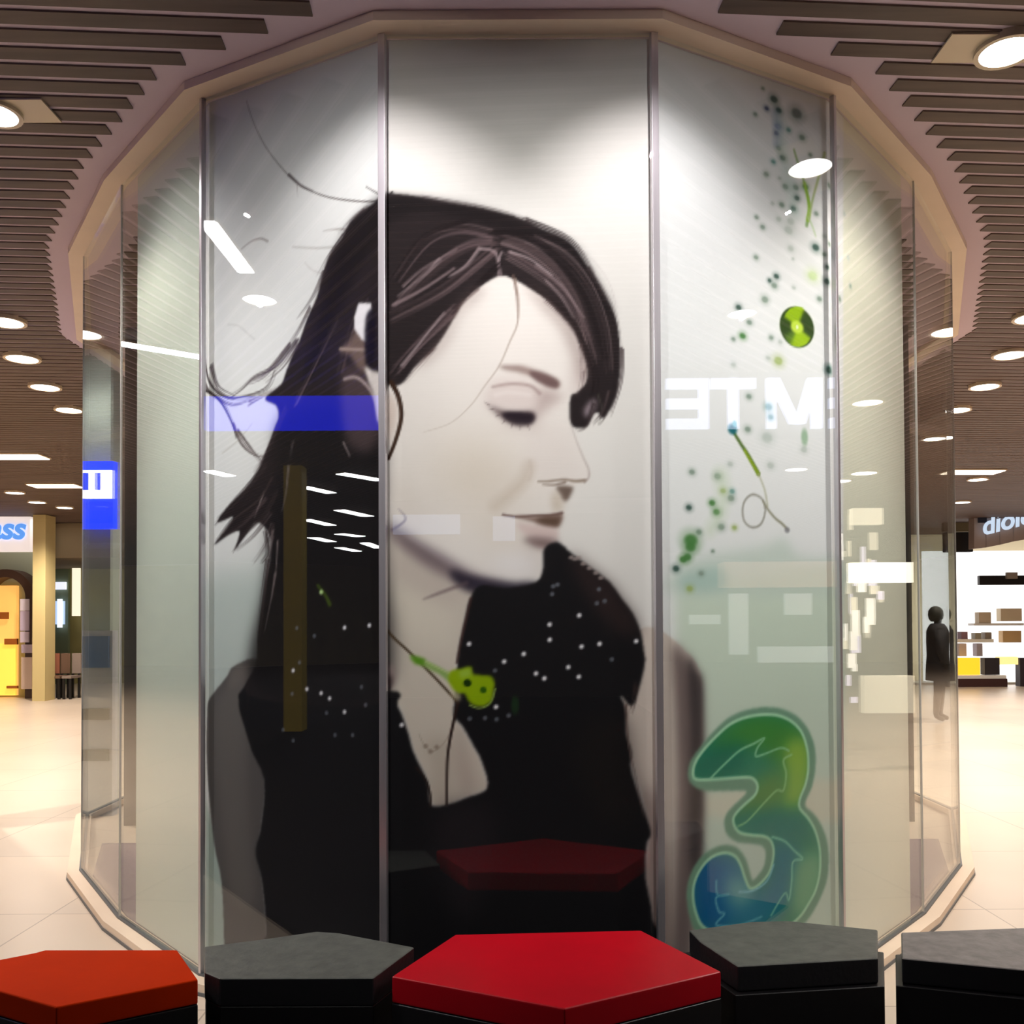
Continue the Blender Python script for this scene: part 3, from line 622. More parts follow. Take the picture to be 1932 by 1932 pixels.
F = np.concatenate([F, Fb, Ft, Fd])
me.vertices.add(len(verts)); me.vertices.foreach_set('co', verts.ravel())
me.loops.add(len(F)*4); me.loops.foreach_set('vertex_index', F.ravel().astype(np.int32))
me.polygons.add(len(F)); me.polygons.foreach_set('loop_start', np.arange(0, len(F)*4, 4, dtype=np.int32)); me.polygons.foreach_set('loop_total', np.full(len(F), 4, dtype=np.int32))
me.update(calc_edges=True); me.validate()
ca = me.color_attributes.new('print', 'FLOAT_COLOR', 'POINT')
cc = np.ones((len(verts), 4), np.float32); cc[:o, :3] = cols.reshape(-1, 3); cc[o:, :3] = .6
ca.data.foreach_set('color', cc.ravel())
fm = bpy.data.materials.new('printed_satin_film'); fm.use_nodes = True
b = fm.node_tree.nodes['Principled BSDF']; at = fm.node_tree.nodes.new('ShaderNodeAttribute'); at.attribute_name = 'print'
fm.node_tree.links.new(at.outputs['Color'], b.inputs['Base Color']); b.inputs['Roughness'].default_value = .85; b.inputs['Specular IOR Level'].default_value = .05
me.materials.append(fm)
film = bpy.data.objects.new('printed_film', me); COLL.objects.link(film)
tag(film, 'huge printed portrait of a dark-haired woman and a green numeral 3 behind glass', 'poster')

# ------------------------------------------------------------------ seats
def seat(name, top, h, thick, cm, bm_, label, cat='seat', group=None, body_out=0., side=None):
    cx = sum(p[0] for p in top)/len(top); cy = sum(p[1] for p in top)/len(top)
    area2 = sum(top[i-1][0]*top[i][1]-top[i][0]*top[i-1][1] for i in range(len(top)))
    pl = top if area2 > 0 else list(reversed(top))
    t = thing(name, label, cat, (cx, cy, 0), group)
    cu = MB().prism(pl, h-thick, h).build('cushion', cm, t, bevel=.006, smooth=False)
    if side:
        cu.data.materials.append(side)
        for q in cu.data.polygons:
            if q.normal.z < .5: q.material_index = 1
    MB().prism(offset(pl, body_out), .0085, h-thick-.002).build('base', bm_, t, bevel=.004)
    return t
seat('faceted_stool', [(-0.365, 2.683), (-0.206, 3.040), (0.403, 3.072), (0.587, 2.707), (0.120, 2.453)], .47, .075, REDVINYL, BLACK, 'glossy crimson faceted stool in the middle of the row before the portrait', group='faceted upholstered stools')
seat('faceted_stool', [(-1.587, 2.668), (-1.640, 2.784), (-1.496, 2.893), (-1.479, 2.916), (-1.063, 2.910), (-0.915, 2.667), (-1.227, 2.480)], .47, .07, ORANGEVINYL, BLACK, 'orange red faceted stool at the left end of the row', group='faceted upholstered stools')
seat('faceted_stool', [(-0.989, 2.938), (-0.813, 3.009), (-0.666, 3.078), (-0.586, 3.061), (-0.326, 2.923), (-0.416, 2.672), (-0.855, 2.674), (-0.915, 2.723)], .47, .08, GREYFELT, BLACK, 'charcoal faceted stool between the orange red one and the crimson one', group='faceted upholstered stools', body_out=-.003, side=BLACKVINYL)
seat('faceted_stool', [(0.561, 3.070), (0.784, 3.153), (0.912, 3.162), (1.024, 3.121), (1.179, 3.065), (1.079, 2.806), (0.644, 2.747), (0.575, 2.962)], .47, .075, GREYFELT, BLACK, 'charcoal faceted stool just right of the crimson one', group='faceted upholstered stools', body_out=.018, side=BLACKVINYL)
seat('faceted_stool', [(1.245, 3.038), (1.667, 3.078), (1.825, 2.973), (1.643, 2.680), (1.464, 2.707), (1.151, 2.805)], .47, .075, mat('grey_upholstery', (118, 112, 110), .55, noise=.12, nscale=24, bump=.3), BLACK, 'grey faceted stool at the right end beyond the narrow gap', group='faceted upholstered stools', body_out=.018, side=BLACKVINYL)
# ------------------------------------------------------------------ ceiling lights
LAMP = glow('lamp_white', (255, 252, 250), 22.)
LAMPRING = mat('lamp_ring', (210, 190, 160), .4)
WARMLAMP = glow('lamp_warm', (255, 236, 215), 3.)
def downlight(p, r, label, power=0., grp='recessed ceiling downlights', zc=3.69):
    x, y_ = p[0], p[1]
    t = thing('ceiling_downlight', label, 'ceiling light', (x, y_, zc), grp)
    MB().ring([(x+r*1.15*math.cos(a), y_+r*1.15*math.sin(a)) for a in np.linspace(0, 2*math.pi, 28, endpoint=False)], [(x+r*.96*math.cos(a), y_+r*.96*math.sin(a)) for a in np.linspace(0, 2*math.pi, 28, endpoint=False)], zc-.006, zc+.03).build('trim_ring', LAMPRING, t)
    MB().disc(x, y_, r*.96, zc, zc+.012).build('diffuser', LAMP, t)
    if power: spot('lamp_light', (x, y_, zc-.03), (x, y_, 0), 130, power, (1, .92, .82), .5, r)
    return t
left_l = [(-3.705, 6.697), (-4.074, 7.621), (-4.355, 8.543), (-4.574, 9.454)]; right_l = [(3.779, 6.723), (4.109, 7.663), (4.423, 8.703), (4.618, 9.663), (5.061, 11.176)]
for p, lab in zip(left_l, ('nearest small round downlight in the left row beyond the kiosk', 'second round downlight of the left row, whole disc in view', 'third round downlight of the left row', 'fourth round downlight of the left row, touching the glass edge')):
    downlight(p, .125, lab, 60)
for p, lab in zip(right_l, ('round downlight cut by the right picture edge', 'second round downlight of the right row', 'third round downlight of the right row', 'fourth round downlight of the right row by the hanging bar', 'farthest round downlight of the right row')):
    downlight(p, .125, lab, 60)
for p, lab in (([(1.909, 3.556)][0], 'large bright downlight in a cut-out of the slats at upper right'), ([(-2.245, 3.958)][0], 'bright downlight in a square cut-out at the left picture edge')):
    downlight(p, .10, lab, 70)
    d = 1 if p[0] > 0 else -1
    tag(MB().box(p[0]-d*.25, p[0]+d*.3, p[1]-.09, p[1]+.09, 3.700, 3.708).build('light_cutout_plate', LAMPRING), 'cream plate around the '+('upper right' if d > 0 else 'left edge')+' downlight', 'ceiling plate')
FAR = [(-8.298, 15.313), (-8.549, 16.510), (-8.428, 17.271), (-9.746, 19.143), (7.201, 14.424), (8.277, 17.183)]
for p, lab in zip(FAR, ('faint far downlight above the white shop sign', 'faint far downlight over the cream column', 'faint far downlight by the glass edge on the left', 'small downlight in the dark lobby ceiling', 'faint far downlight above the curved shop fascia', 'faint far downlight left of the curved fascia')):
    downlight(p, .14, lab, 0, 'faint far downlights')
def strip(a, c, w, label, m=WARMLAMP, grp='linear ceiling lights', zc=3.69):
    a = Vector(a[:2]); c = Vector(c[:2]); mid = (a+c)/2
    t = thing('linear_light', label, 'ceiling light', (mid.x, mid.y, zc), grp)
    MB().obox(mid, c-a, (c-a).length/2+.02, w/2+.015, zc+.001, zc+.018).build('housing', LAMPRING, t)
    MB().obox(mid, c-a, (c-a).length/2, w/2, zc-.01, zc+.004).build('diffuser', m, t)
    return t
for a, c, lab in (([(-6.858, 12.040), (-6.164, 12.060)], 0, 'pale linear ceiling light at the left edge above the white sign'), ([(-7.628, 14.569), (-6.906, 14.594)], 0, 'pale linear ceiling light beside the left glass edge'), ([(6.365, 13.689), (7.163, 13.715)], 0, 'pale linear ceiling light above the curved fascia')):
    strip(a[0], a[1], .34, lab)
# fittings beside and behind the viewer, seen mirrored in the glass
TUBE = glow('tube_white', (250, 250, 255), 26.)
for a, w in (([(-2.496, 3.449, 3.690), (-3.081, 3.033, 3.690)], .09), ([(-4.398, 6.068, 3.690), (-4.863, 5.599, 3.690)], .10), ([(-9.895, -0.753, 3.690), (-10.157, -1.533, 3.690)], .2), ([(-11.424, -0.809, 3.690), (-11.844, -1.480, 3.690)], .2), ([(-13.895, -2.567, 3.690), (-14.542, -3.507, 3.690)], .25), ([(-15.761, -2.680, 3.690), (-16.541, -3.591, 3.690)], .25),
             ([(-18.222, -4.555, 3.690), (-18.565, -5.286, 3.690)], .3), ([(-19.462, -4.401, 3.690), (-20.328, -5.294, 3.690)], .3), ([(-20.150, -6.183, 3.690), (-21.501, -7.319, 3.690)], .3), ([(-21.939, -6.263, 3.690), (-22.896, -7.289, 3.690)], .3), ([(-10.728, 0.918, 3.690), (-11.021, 0.501, 3.690)], .2)):
    strip(a[0], a[1], w, 'white tube light of the side hall, mirrored in the left glass facets', TUBE, 'tube lights mirrored in the left facets')
for a, r in (([(3.747, 2.471, 3.690)][0], .10), ([(-3.529, 2.781, 3.690)][0], .11), ([(10.680, 0.506, 3.690)][0], .16), ([(11.409, 8.985, 3.690)][0], .16), ([(6.462, 6.768, 3.690)][0], .14), ([(10.638, 8.969, 3.690)][0], .18)):
    downlight(a, r, 'round downlight of the hall behind the viewer, mirrored in the glass', 0, 'downlights mirrored in the glass')

# ------------------------------------------------------------------ signs of the hall behind the viewer, mirrored in the glass
def facing(a, c):                      # rotation that lets lettering read from the viewer's side, written from a to c
    d = Vector((c[0]-a[0], c[1]-a[1])); return math.atan2(d.y, d.x)
def board(name, label, cat, a, c, z0, z1, th, m, group=None):
    a = Vector(a[:2]); c = Vector(c[:2]); mid = (a+c)/2; t = thing(name, label, cat, (mid.x, mid.y, z0), group)
    MB().obox(mid, c-a, (c-a).length/2, th/2, z0, z1).build('panel', m, t); return t
A = [(-5.494, 2.545, 3.455), (-4.619, 1.319, 3.447), (-5.494, 2.545, 3.169)]
bs = board('hanging_sign', 'plain blue illuminated hanging sign of the side hall', 'sign', A[0], A[1], A[2][2], A[0][2], .08, glow('blue_sign', (8, 30, 230), 5.))
A = [(-9.881, 0.084, 3.769), (-9.733, -0.123, 3.768), (-9.881, 0.085, 1.066)]
board('lit_pillar', 'dim olive lit pillar of the side hall, mirrored in the dark hair of the print', 'pillar', A[0], A[1], 0, 3.7, .3, glow('olive_pillar_glow', (206, 176, 60), .3))  # faint glow stands in for light falling on the pillar
A = [(4.686, 1.371, 3.581), (5.636, 2.702, 3.573), (4.684, 1.368, 3.148)]; a, c = Vector(A[1]), Vector(A[0])
es = thing('letter_sign', 'white illuminated capital letters EMTE on a dark fascia, mirrored in the right facet', 'sign', ((a.x+c.x)/2, (a.y+c.y)/2, A[2][2]))
zc = (A[0][2]+A[2][2])/2; hh = A[0][2]-A[2][2]
MB().obox(((a.x+c.x)/2, (a.y+c.y)/2), (c-a).to_2d(), (c-a).length/2+.3, .03, A[2][2]-.08, A[0][2]+.06).build('fascia', mat('dark_fascia', (40, 40, 46), .6), es)
dirv = (c-a).to_2d().normalized(); th = math.atan2(dirv.y, dirv.x); nrm = Vector((dirv.y, -dirv.x))
LET = glow('letter_white', (215, 222, 255), 4.)
def bar(t, x0_, x1_, z0_, z1_, slant=0):
    p0 = a.to_2d()+dirv*x0_+nrm*.05; p1 = a.to_2d()+dirv*x1_+nrm*.05; w_ = nrm*.02
    if slant == 0: return MB().obox((p0+p1)/2, dirv, (x1_-x0_)/2, .02, z0_, z1_)
    m_ = MB(); tw = slant
    q = [(p0, z1_), (p0+dirv*tw, z1_), (p1, z0_), (p1-dirv*tw, z0_)]
    bb = len(m_.v); m_.v += [tuple(v-w_)+(z,) for v, z in q]+[tuple(v+w_)+(z,) for v, z in q]
    m_.f += [(0, 1, 2, 3), (7, 6, 5, 4), (0, 4, 5, 1), (1, 5, 6, 2), (2, 6, 7, 3), (3, 7, 4, 0)]; return m_
LW = (c-a).length; zb, zt = A[2][2], A[0][2]; st = hh*.2
def merge(name, parts):
    m_ = MB()
    for p_ in parts:
        b_ = len(m_.v); m_.v += p_.v; m_.f += [tuple(b_+i for i in f) for f in p_.f]
    return m_.build(name, LET, es)
def letter_E(x, w): merge('letter', [bar(0, x, x+st, zb, zt), bar(0, x+st, x+w, zt-st, zt), bar(0, x+st, x+w, (zb+zt)/2-st/2, (zb+zt)/2+st/2), bar(0, x+st, x+w, zb, zb+st)])
u = LW/356.
letter_E(-38*u, 84*u)
def vee(x0_, x1_, top_left):
    m_ = MB(); w_ = nrm*.02; tw = st*1.1
    pa = a.to_2d()+dirv*x0_+nrm*.05; pb = a.to_2d()+dirv*x1_+nrm*.05
    q = [(pa, zb+.04), (pa+dirv*tw, zb+.04), (pb, zt), (pb-dirv*tw, zt)]
    m_.v += [tuple(v-w_)+(z,) for v, z in q]+[tuple(v+w_)+(z,) for v, z in q]; m_.f += [(0, 1, 2, 3), (7, 6, 5, 4), (0, 4, 5, 1), (1, 5, 6, 2), (2, 6, 7, 3), (3, 7, 4, 0)]; return m_
merge('letter', [bar(0, 60*u, 80*u, zb, zt), bar(0, 66*u, 112*u, zb+.04, zt, st*1.1), vee(100*u, 160*u, 0), bar(0, 146*u, 164*u, zb, zt)])
merge('letter', [bar(0, 216*u, 236*u, zb, zt), bar(0, 184*u, 268*u, zt-st, zt)])
letter_E(272*u, 80*u)

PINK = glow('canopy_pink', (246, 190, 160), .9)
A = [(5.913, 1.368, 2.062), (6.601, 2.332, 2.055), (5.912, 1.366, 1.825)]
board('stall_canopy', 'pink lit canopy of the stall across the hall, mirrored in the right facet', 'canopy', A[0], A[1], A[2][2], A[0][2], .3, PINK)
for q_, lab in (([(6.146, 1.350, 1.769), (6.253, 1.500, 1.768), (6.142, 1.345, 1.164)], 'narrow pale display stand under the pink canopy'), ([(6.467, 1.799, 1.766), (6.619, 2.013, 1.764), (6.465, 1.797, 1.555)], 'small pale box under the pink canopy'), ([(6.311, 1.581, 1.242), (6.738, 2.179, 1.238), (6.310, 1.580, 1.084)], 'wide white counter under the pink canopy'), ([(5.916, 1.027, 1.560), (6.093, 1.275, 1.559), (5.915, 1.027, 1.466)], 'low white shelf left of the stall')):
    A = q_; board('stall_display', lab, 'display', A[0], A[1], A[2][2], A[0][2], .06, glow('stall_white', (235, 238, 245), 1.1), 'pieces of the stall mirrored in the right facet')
A = [(-1.329, -3.160, 2.661), (-0.608, -3.160, 2.657), (-1.330, -3.160, 2.454)]; board('light_box', 'pale blue light box on the far side behind the viewer', 'light box', A[0], A[1], A[2][2], A[0][2], .08, glow('pale_blue', (190, 210, 255), 1.3))
A = [(-0.253, -3.160, 2.638), (-0.012, -3.160, 2.636), (-0.254, -3.160, 2.380)]; board('light_box', 'small pale blue light box beside the wide one', 'light box', A[0], A[1], A[2][2], A[0][2], .08, MATS['pale_blue'])
# bright shop across the right side hall and pale things, mirrored in the outer right facets
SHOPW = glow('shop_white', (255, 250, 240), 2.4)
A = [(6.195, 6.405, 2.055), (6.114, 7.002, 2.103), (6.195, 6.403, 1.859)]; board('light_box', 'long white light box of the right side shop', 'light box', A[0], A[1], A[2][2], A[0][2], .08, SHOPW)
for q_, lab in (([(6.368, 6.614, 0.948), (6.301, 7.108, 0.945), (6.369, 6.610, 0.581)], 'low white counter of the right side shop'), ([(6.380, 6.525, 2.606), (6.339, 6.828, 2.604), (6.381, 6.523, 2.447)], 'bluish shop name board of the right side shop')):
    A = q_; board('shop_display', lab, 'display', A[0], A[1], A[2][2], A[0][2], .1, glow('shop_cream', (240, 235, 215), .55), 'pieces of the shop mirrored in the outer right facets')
random.seed(3)
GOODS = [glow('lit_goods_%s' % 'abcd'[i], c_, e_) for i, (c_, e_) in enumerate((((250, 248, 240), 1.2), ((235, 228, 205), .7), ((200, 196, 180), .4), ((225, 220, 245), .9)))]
OR = [(6.097, 6.381, 2.876), (6.016, 6.977, 2.872), (6.101, 6.354, 0.585)]; oa_, ob_ = Vector(OR[0]), Vector(OR[1]); oz0, oz1 = OR[2][2], OR[0][2]; on_ = Vector((-(ob_-oa_).y, (ob_-oa_).x, 0)).normalized()
if on_.dot(oa_) < 0: on_ = -on_
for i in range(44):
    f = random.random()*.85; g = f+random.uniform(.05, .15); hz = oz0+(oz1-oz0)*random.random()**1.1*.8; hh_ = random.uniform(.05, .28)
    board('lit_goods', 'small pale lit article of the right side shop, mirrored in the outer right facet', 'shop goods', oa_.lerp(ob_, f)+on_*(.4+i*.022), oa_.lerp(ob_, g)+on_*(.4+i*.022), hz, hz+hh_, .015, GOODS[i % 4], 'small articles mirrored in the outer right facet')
# column with a blue sign, mirrored in the grazing left facet
A = [(-4.092, 7.111, 3.986), (-4.197, 6.846, 3.985), (-4.096, 7.102, 1.443)]
GC = mat('green_grey_column', (150, 165, 160), .6)
board('sign_column', 'green grey fluted column with a blue and white sign, seen mirrored at the left glass edge', 'column', A[0], A[1], 0, 3.7, .2, GC)
A = [(-3.933, 6.969, 2.774), (-4.041, 6.697, 2.773), (-3.934, 6.967, 2.246)]; z0_, z1_ = A[2][2], A[0][2]
bsn = thing('column_sign', 'blue and white lit sign on the green grey column, mirrored at the left glass edge', 'sign', ((A[0][0]+A[1][0])/2, (A[0][1]+A[1][1])/2, z0_))
aa, cc_ = Vector(A[0][:2]), Vector(A[1][:2])
MB().obox((aa+cc_)/2, cc_-aa, (cc_-aa).length/2, .04, z0_, z1_).build('panel', glow('sign_blue', (0, 60, 255), 1.6), bsn)
zz0 = z0_+(z1_-z0_)*.44; zz1 = z0_+(z1_-z0_)*.86
nn_ = Vector(((cc_-aa).y, -(cc_-aa).x)).normalized()
if nn_.dot(Vector((-2.2, 5))-aa) < 0: nn_ = -nn_
MB().obox((aa+cc_)/2+nn_*.05, cc_-aa, (cc_-aa).length/2*.96, .008, zz0, zz1).build('lettering_band', glow('sign_white', (255, 255, 255), 2.), bsn)

for k2 in (.3, .62):
    MB().obox(aa.lerp(cc_, k2)+nn_*.06, cc_-aa, .02, .006, zz0+(zz1-zz0)*.3, zz1-(zz1-zz0)*.1).build('lettering_gap', MATS['sign_blue'], bsn)
A = [(-3.947, 6.934, 1.444), (-4.042, 6.693, 1.442), (-3.948, 6.931, 0.715)]
tm = thing('service_terminal', 'pale terminal with dark slots at the foot of the green grey column', 'terminal', (A[0][0], A[0][1], 0)); ta, tb_ = Vector(A[0][:2]), Vector(A[1][:2]); tz = A[0][2]
MB().obox((ta+tb_)/2, tb_-ta, (tb_-ta).length/2, .05, 0, tz).build('housing', mat('terminal_grey', (176, 184, 192), .5), tm)
for f0, f1, m_ in ((.80, .97, mat('terminal_blue', (70, 110, 160), .5)), (.52, .58, BLACK), (.30, .36, BLACK)):
    MB().obox((ta+tb_)/2+nn_*.06, tb_-ta, (tb_-ta).length*.42, .012, tz*f0, tz*f1).build('slot', m_, tm)

# ------------------------------------------------------------------ far left: shops and column
D = 19.0
def front(name, label, cat, D_, px, th, m, group=None, part='panel'):
    (xa, za), (xb, zb_) = px; t = thing(name, label, cat, ((xa+xb)/2, D_, min(za, zb_)), group)
    MB().box(xa, xb, D_, D_+th, za, zb_).build(part, m, t); return t
YW = mat('olive_cream_wall', (176, 166, 112), .8, noise=.08, nscale=1)
(xa, za), (xb, zb_) = [(-15.420, 3.546), (-9.921, 3.518)]
struct(MB().box(xa, xb, 19.6, 19.9, 0, 3.7).build('wall_3', mat('pale_green_wall', (176, 182, 158), .8)))
(xa, za), (xb, zb_) = [(-12.561, 3.977), (-7.615, 3.951)]; struct(MB().box(xa, xb, 24, 24.2, 0, 3.7).build('wall_4', YW)); spot('passage_fill', (-8.6, 21.3, 2.8), (-8.6, 23.5, 1.2), 140, 60, (1, .92, .75), .6, .1)  # fill spot added to brighten the passage wall
(xa, za), (xb, zb_) = [(-13.025, 3.777), (-6.980, 3.745)]; struct(MB().box(xa, xb, 19.95, 23.9, 2.95, 3.7).build('trim_3', mat('dark_lobby_ceiling', (130, 112, 84), .8)))
t = front('shop_sign', 'white lit box sign with blue lettering above the arched shop at the left edge', 'sign', 18.8, [(-11.133, 3.853), (-9.880, 3.005)], .2, glow('sign_cream', (238, 226, 222), .75))
(xa, za), = [(-10.367, 3.480)]; lettering('lettering', 'oass', .62, (xa-.15, 18.77, za-.03), (math.pi/2, 0, 0), glow('lettering_blue', (90, 150, 235), .9), t, .01, .2, .02)
# arched shop front
(xc, z0_), (xr, z1_) = [(-10.547, 2.073), (-9.957, 2.707)]; R1_ = xr-xc; R0_ = R1_*.72
arch = thing('arched_shopfront', 'dark brown arched doorway with a glowing yellow orange interior at the left edge', 'shopfront', (xc, 19.2, 0))
n_ = 20; oa = [(xc+R1_*math.cos(t_), z0_+R1_*math.sin(t_)) for t_ in np.linspace(0, math.pi, n_)]; ia = [(xc+R0_*math.cos(t_), z0_+R0_*math.sin(t_)) for t_ in np.linspace(0, math.pi, n_)]
mb = MB()
for i in range(n_-1): mb.flat([oa[i], oa[i+1], ia[i+1], ia[i]], 19.1, 19.5)
mb.box(xc-R1_, xc-R0_, 19.1, 19.5, 0, z0_); mb.box(xc+R0_, xc+R1_, 19.1, 19.5, 0, z0_)
mb.build('arch_frame', mat('dark_brown_arch', (72, 48, 36), .6), arch)
(xa, za), (xb, zb_) = [(-11.175, 2.339), (-10.496, 0.037)]
MB().box(xa, xb, 19.45, 19.55, max(zb_, .02), za).build('lit_panel', glow('amber_glow', (252, 186, 96), .85), arch)
(xa, za), (xb, zb_) = [(-11.139, 1.117), (-10.469, 0.041)]
MB().box(xa, xb, 19.38, 19.44, .05, za).build('lower_panel', glow('yellow_glow', (250, 206, 80), .9), arch)
for q_ in ([(-10.810, 1.779), (-10.599, 1.635)], [(-10.663, 1.227), (-10.398, 1.105)], [(-10.614, 0.247), (-10.394, 0.191)]):
    (xa, za), (xb, zb_) = q_; MB().box(xa, xb, 19.3, 19.36, zb_, za).build('fitting', mat('brown_fitting', (176, 96, 24), .6), arch)
for k_, (q_, c_) in enumerate((([(-10.206, 2.045), (-10.030, 1.805)], (240, 230, 246)), ([(-10.204, 1.795), (-10.028, 1.391)], (205, 190, 214)), ([(-10.202, 1.370), (-10.027, 1.152)], (214, 200, 220)), ([(-10.179, 1.109), (-9.939, 0.934)], (190, 172, 190)), ([(-10.178, 0.848), (-9.957, 0.195)], (214, 188, 170)))):
    front('poster_board', ('topmost bright', 'tall lilac second', 'small lilac third', 'mauve fourth', 'lowest cream')[k_]+' board on the stack of notices beside the arch', 'notice board', 19.055, q_, .04, mat('notice_%s' % 'abcde'[k_], c_, .6), 'notices beside the arched shopfront')
(xa, za), (xb, zb_) = [(-9.609, 3.394), (-9.356, 3.393)]
struct(MB().box(xa, xb, 18.4, 18.8, 0, 3.7).build('column', mat('cream_column', (214, 196, 140), .7))).name = 'trim_4'
dr = thing('glazed_door', 'narrow glazed door with bluish daylight at the end of the left passage', 'door', (-9.0, 23.8, 0))
(xa, za), (xb, zb_) = [(-12.016, 3.054), (-11.513, -0.130)]; MB().box(xa, xb, 23.8, 23.9, 0, za).build('frame', mat('grey_green_frame', (130, 142, 116), .6), dr)
(xa, za), (xb, zb_) = [(-11.923, 2.613), (-11.543, 2.421)]; MB().box(xa, xb, 23.7, 23.78, zb_, za).build('light_panel', glow('cool_panel', (232, 236, 255), 1.), dr)
(xa, za), (xb, zb_) = [(-11.934, 2.125), (-11.580, 1.527)]; MB().box(xa, xb, 23.7, 23.78, zb_, za).build('glass', glow('daylight_pane', (176, 200, 236), .9), dr)
(xa, za), (xb, zb_) = [(-11.707, 2.177), (-11.596, 1.446)]; MB().box(xa, xb, 23.62, 23.68, zb_, za).build('bright_strip', glow('bright_strip', (236, 244, 255), 1.1), dr)
front('wall_panel', 'bright cream lit panel at the glass edge of the left passage', 'panel', 23.5, [(-11.274, 3.246), (-11.080, 1.739)], .06, glow('cream_panel', (255, 246, 220), .95))
def chair(cx, cy, w, lab, m):
    t = thing('cafe_chair', lab, 'chair', (cx, cy, 0), 'chairs in the far left passage')
    MB().box(cx-w/2, cx+w/2, cy-.22, cy+.22, .42, .47).build('seat', m, t, bevel=.008)
    MB().box(cx-w/2, cx+w/2, cy+.2, cy+.24, .5, .92).build('backrest', m, t, bevel=.008)
    for sx in (-1, 1):
        for sy in (-1, 1):
            MB().box(cx+sx*(w/2-.03)-.02, cx+sx*(w/2-.03)+.02, cy+sy*.19-.02, cy+sy*.19+.02, 0, .5 if sy > 0 else .42).build('leg', BLACK, t)
for (q_, lab, c_) in (([(-9.560, 0.305)], 'reddish brown chair beside the cream column', (150, 90, 66)), ([(-9.343, 0.282)], 'brown chair in the middle of the left passage', (110, 84, 66)), ([(-9.116, 0.303)], 'greyish chair under the daylight door', (140, 126, 118))):
    (xa, za), = q_; chair(xa, 19.0, .19, lab, mat('chair_%d%d' % (c_[0], c_[1]), c_, .6))

# ------------------------------------------------------------------ far right: bright shop, person
D2 = 21.0
(xa, za), (xb, zb_) = [(7.242, 3.630), (18.863, 3.569)]; struct(MB().box(xa, xb, 23.6, 23.8, 0, 3.7).build('wall_5', mat('cream_back_wall', (226, 212, 180), .8)))
shop = thing('lit_shopfront', 'brilliant white shop interior at the right edge behind the person in black', 'shopfront', (11, D2, 0))
(xa, za), (xb, zb_) = [(9.837, 3.184), (15.647, -0.046)]; MB().box(xa, xb, 22.4, 22.5, .05, za).build('bright_wall', glow('shop_bright', (255, 255, 255), 1.6), shop)
(xa, za), (xb, zb_) = [(9.356, 0.051), (14.948, 0.022)]; MB().box(xa, xb, 21.8, 22.38, 0, .05).build('plinth', WHITE, shop)
(xa, za), (xb, zb_) = [(10.587, 2.528), (12.305, 2.312)]; MB().box(xa, xb, 21.2, 21.3, zb_, za).build('dark_rail', BLACK, shop)
(xa, za), (xb, zb_) = [(11.168, 2.595), (11.408, 2.448)]; MB().box(xa, xb, 21.1, 21.18, zb_, za).build('rail_clip', GREYWALL, shop)
# curved fascia
fas = thing('curved_fascia', 'dark grey curved shop fascia with bluish white script letters at the right edge', 'sign', (11.5, 20, 2.9))
top_ = [(9.892, 3.707), (10.148, 3.969), (10.437, 4.140), (10.725, 4.276), (11.128, 4.389), (11.759, 4.455)]; bot_ = [(9.882, 3.053), (10.134, 3.075), (10.421, 3.130), (10.708, 3.198), (11.110, 3.264), (11.741, 3.330)]
mb = MB()
for i in range(5): mb.flat([top_[i], top_[i+1], bot_[i+1], bot_[i]], 20-.02*i, 20.25)
mb.build('fascia_panel', mat('fascia_grey', (160, 146, 140), .6), fas)
(xa, za), = [(10.589, 3.617)]; lettering('lettering', 'dioic', .56, (xa-.12, 19.84, za), (math.pi/2, -math.radians(14), 0), glow('letters_ice', (196, 220, 246), .8), fas, .01, .3, .012)
(xa, za), (xb, zb_) = [(9.916, 3.827), (10.094, 3.598)]; MB().box(xa, xb, 19.86, 19.9, zb_, za).build('emblem', mat('navy', (28, 36, 58), .5), fas)
front('dark_box_sign', 'small black box sign left of the curved fascia', 'sign', 20.4, [(9.478, 3.450), (10.056, 3.014)], .2, BLACK)
MB().box(9.6, 9.63, 20.48, 20.52, 3.1, 3.72).build('hanger', BLACK, bpy.data.objects['dark_box_sign'])
front('wall_panel', 'olive grey wall panel above the black box sign', 'panel', 20.9, [(9.646, 4.026), (10.333, 3.507)], .1, mat('olive_panel', (138, 128, 98), .8))
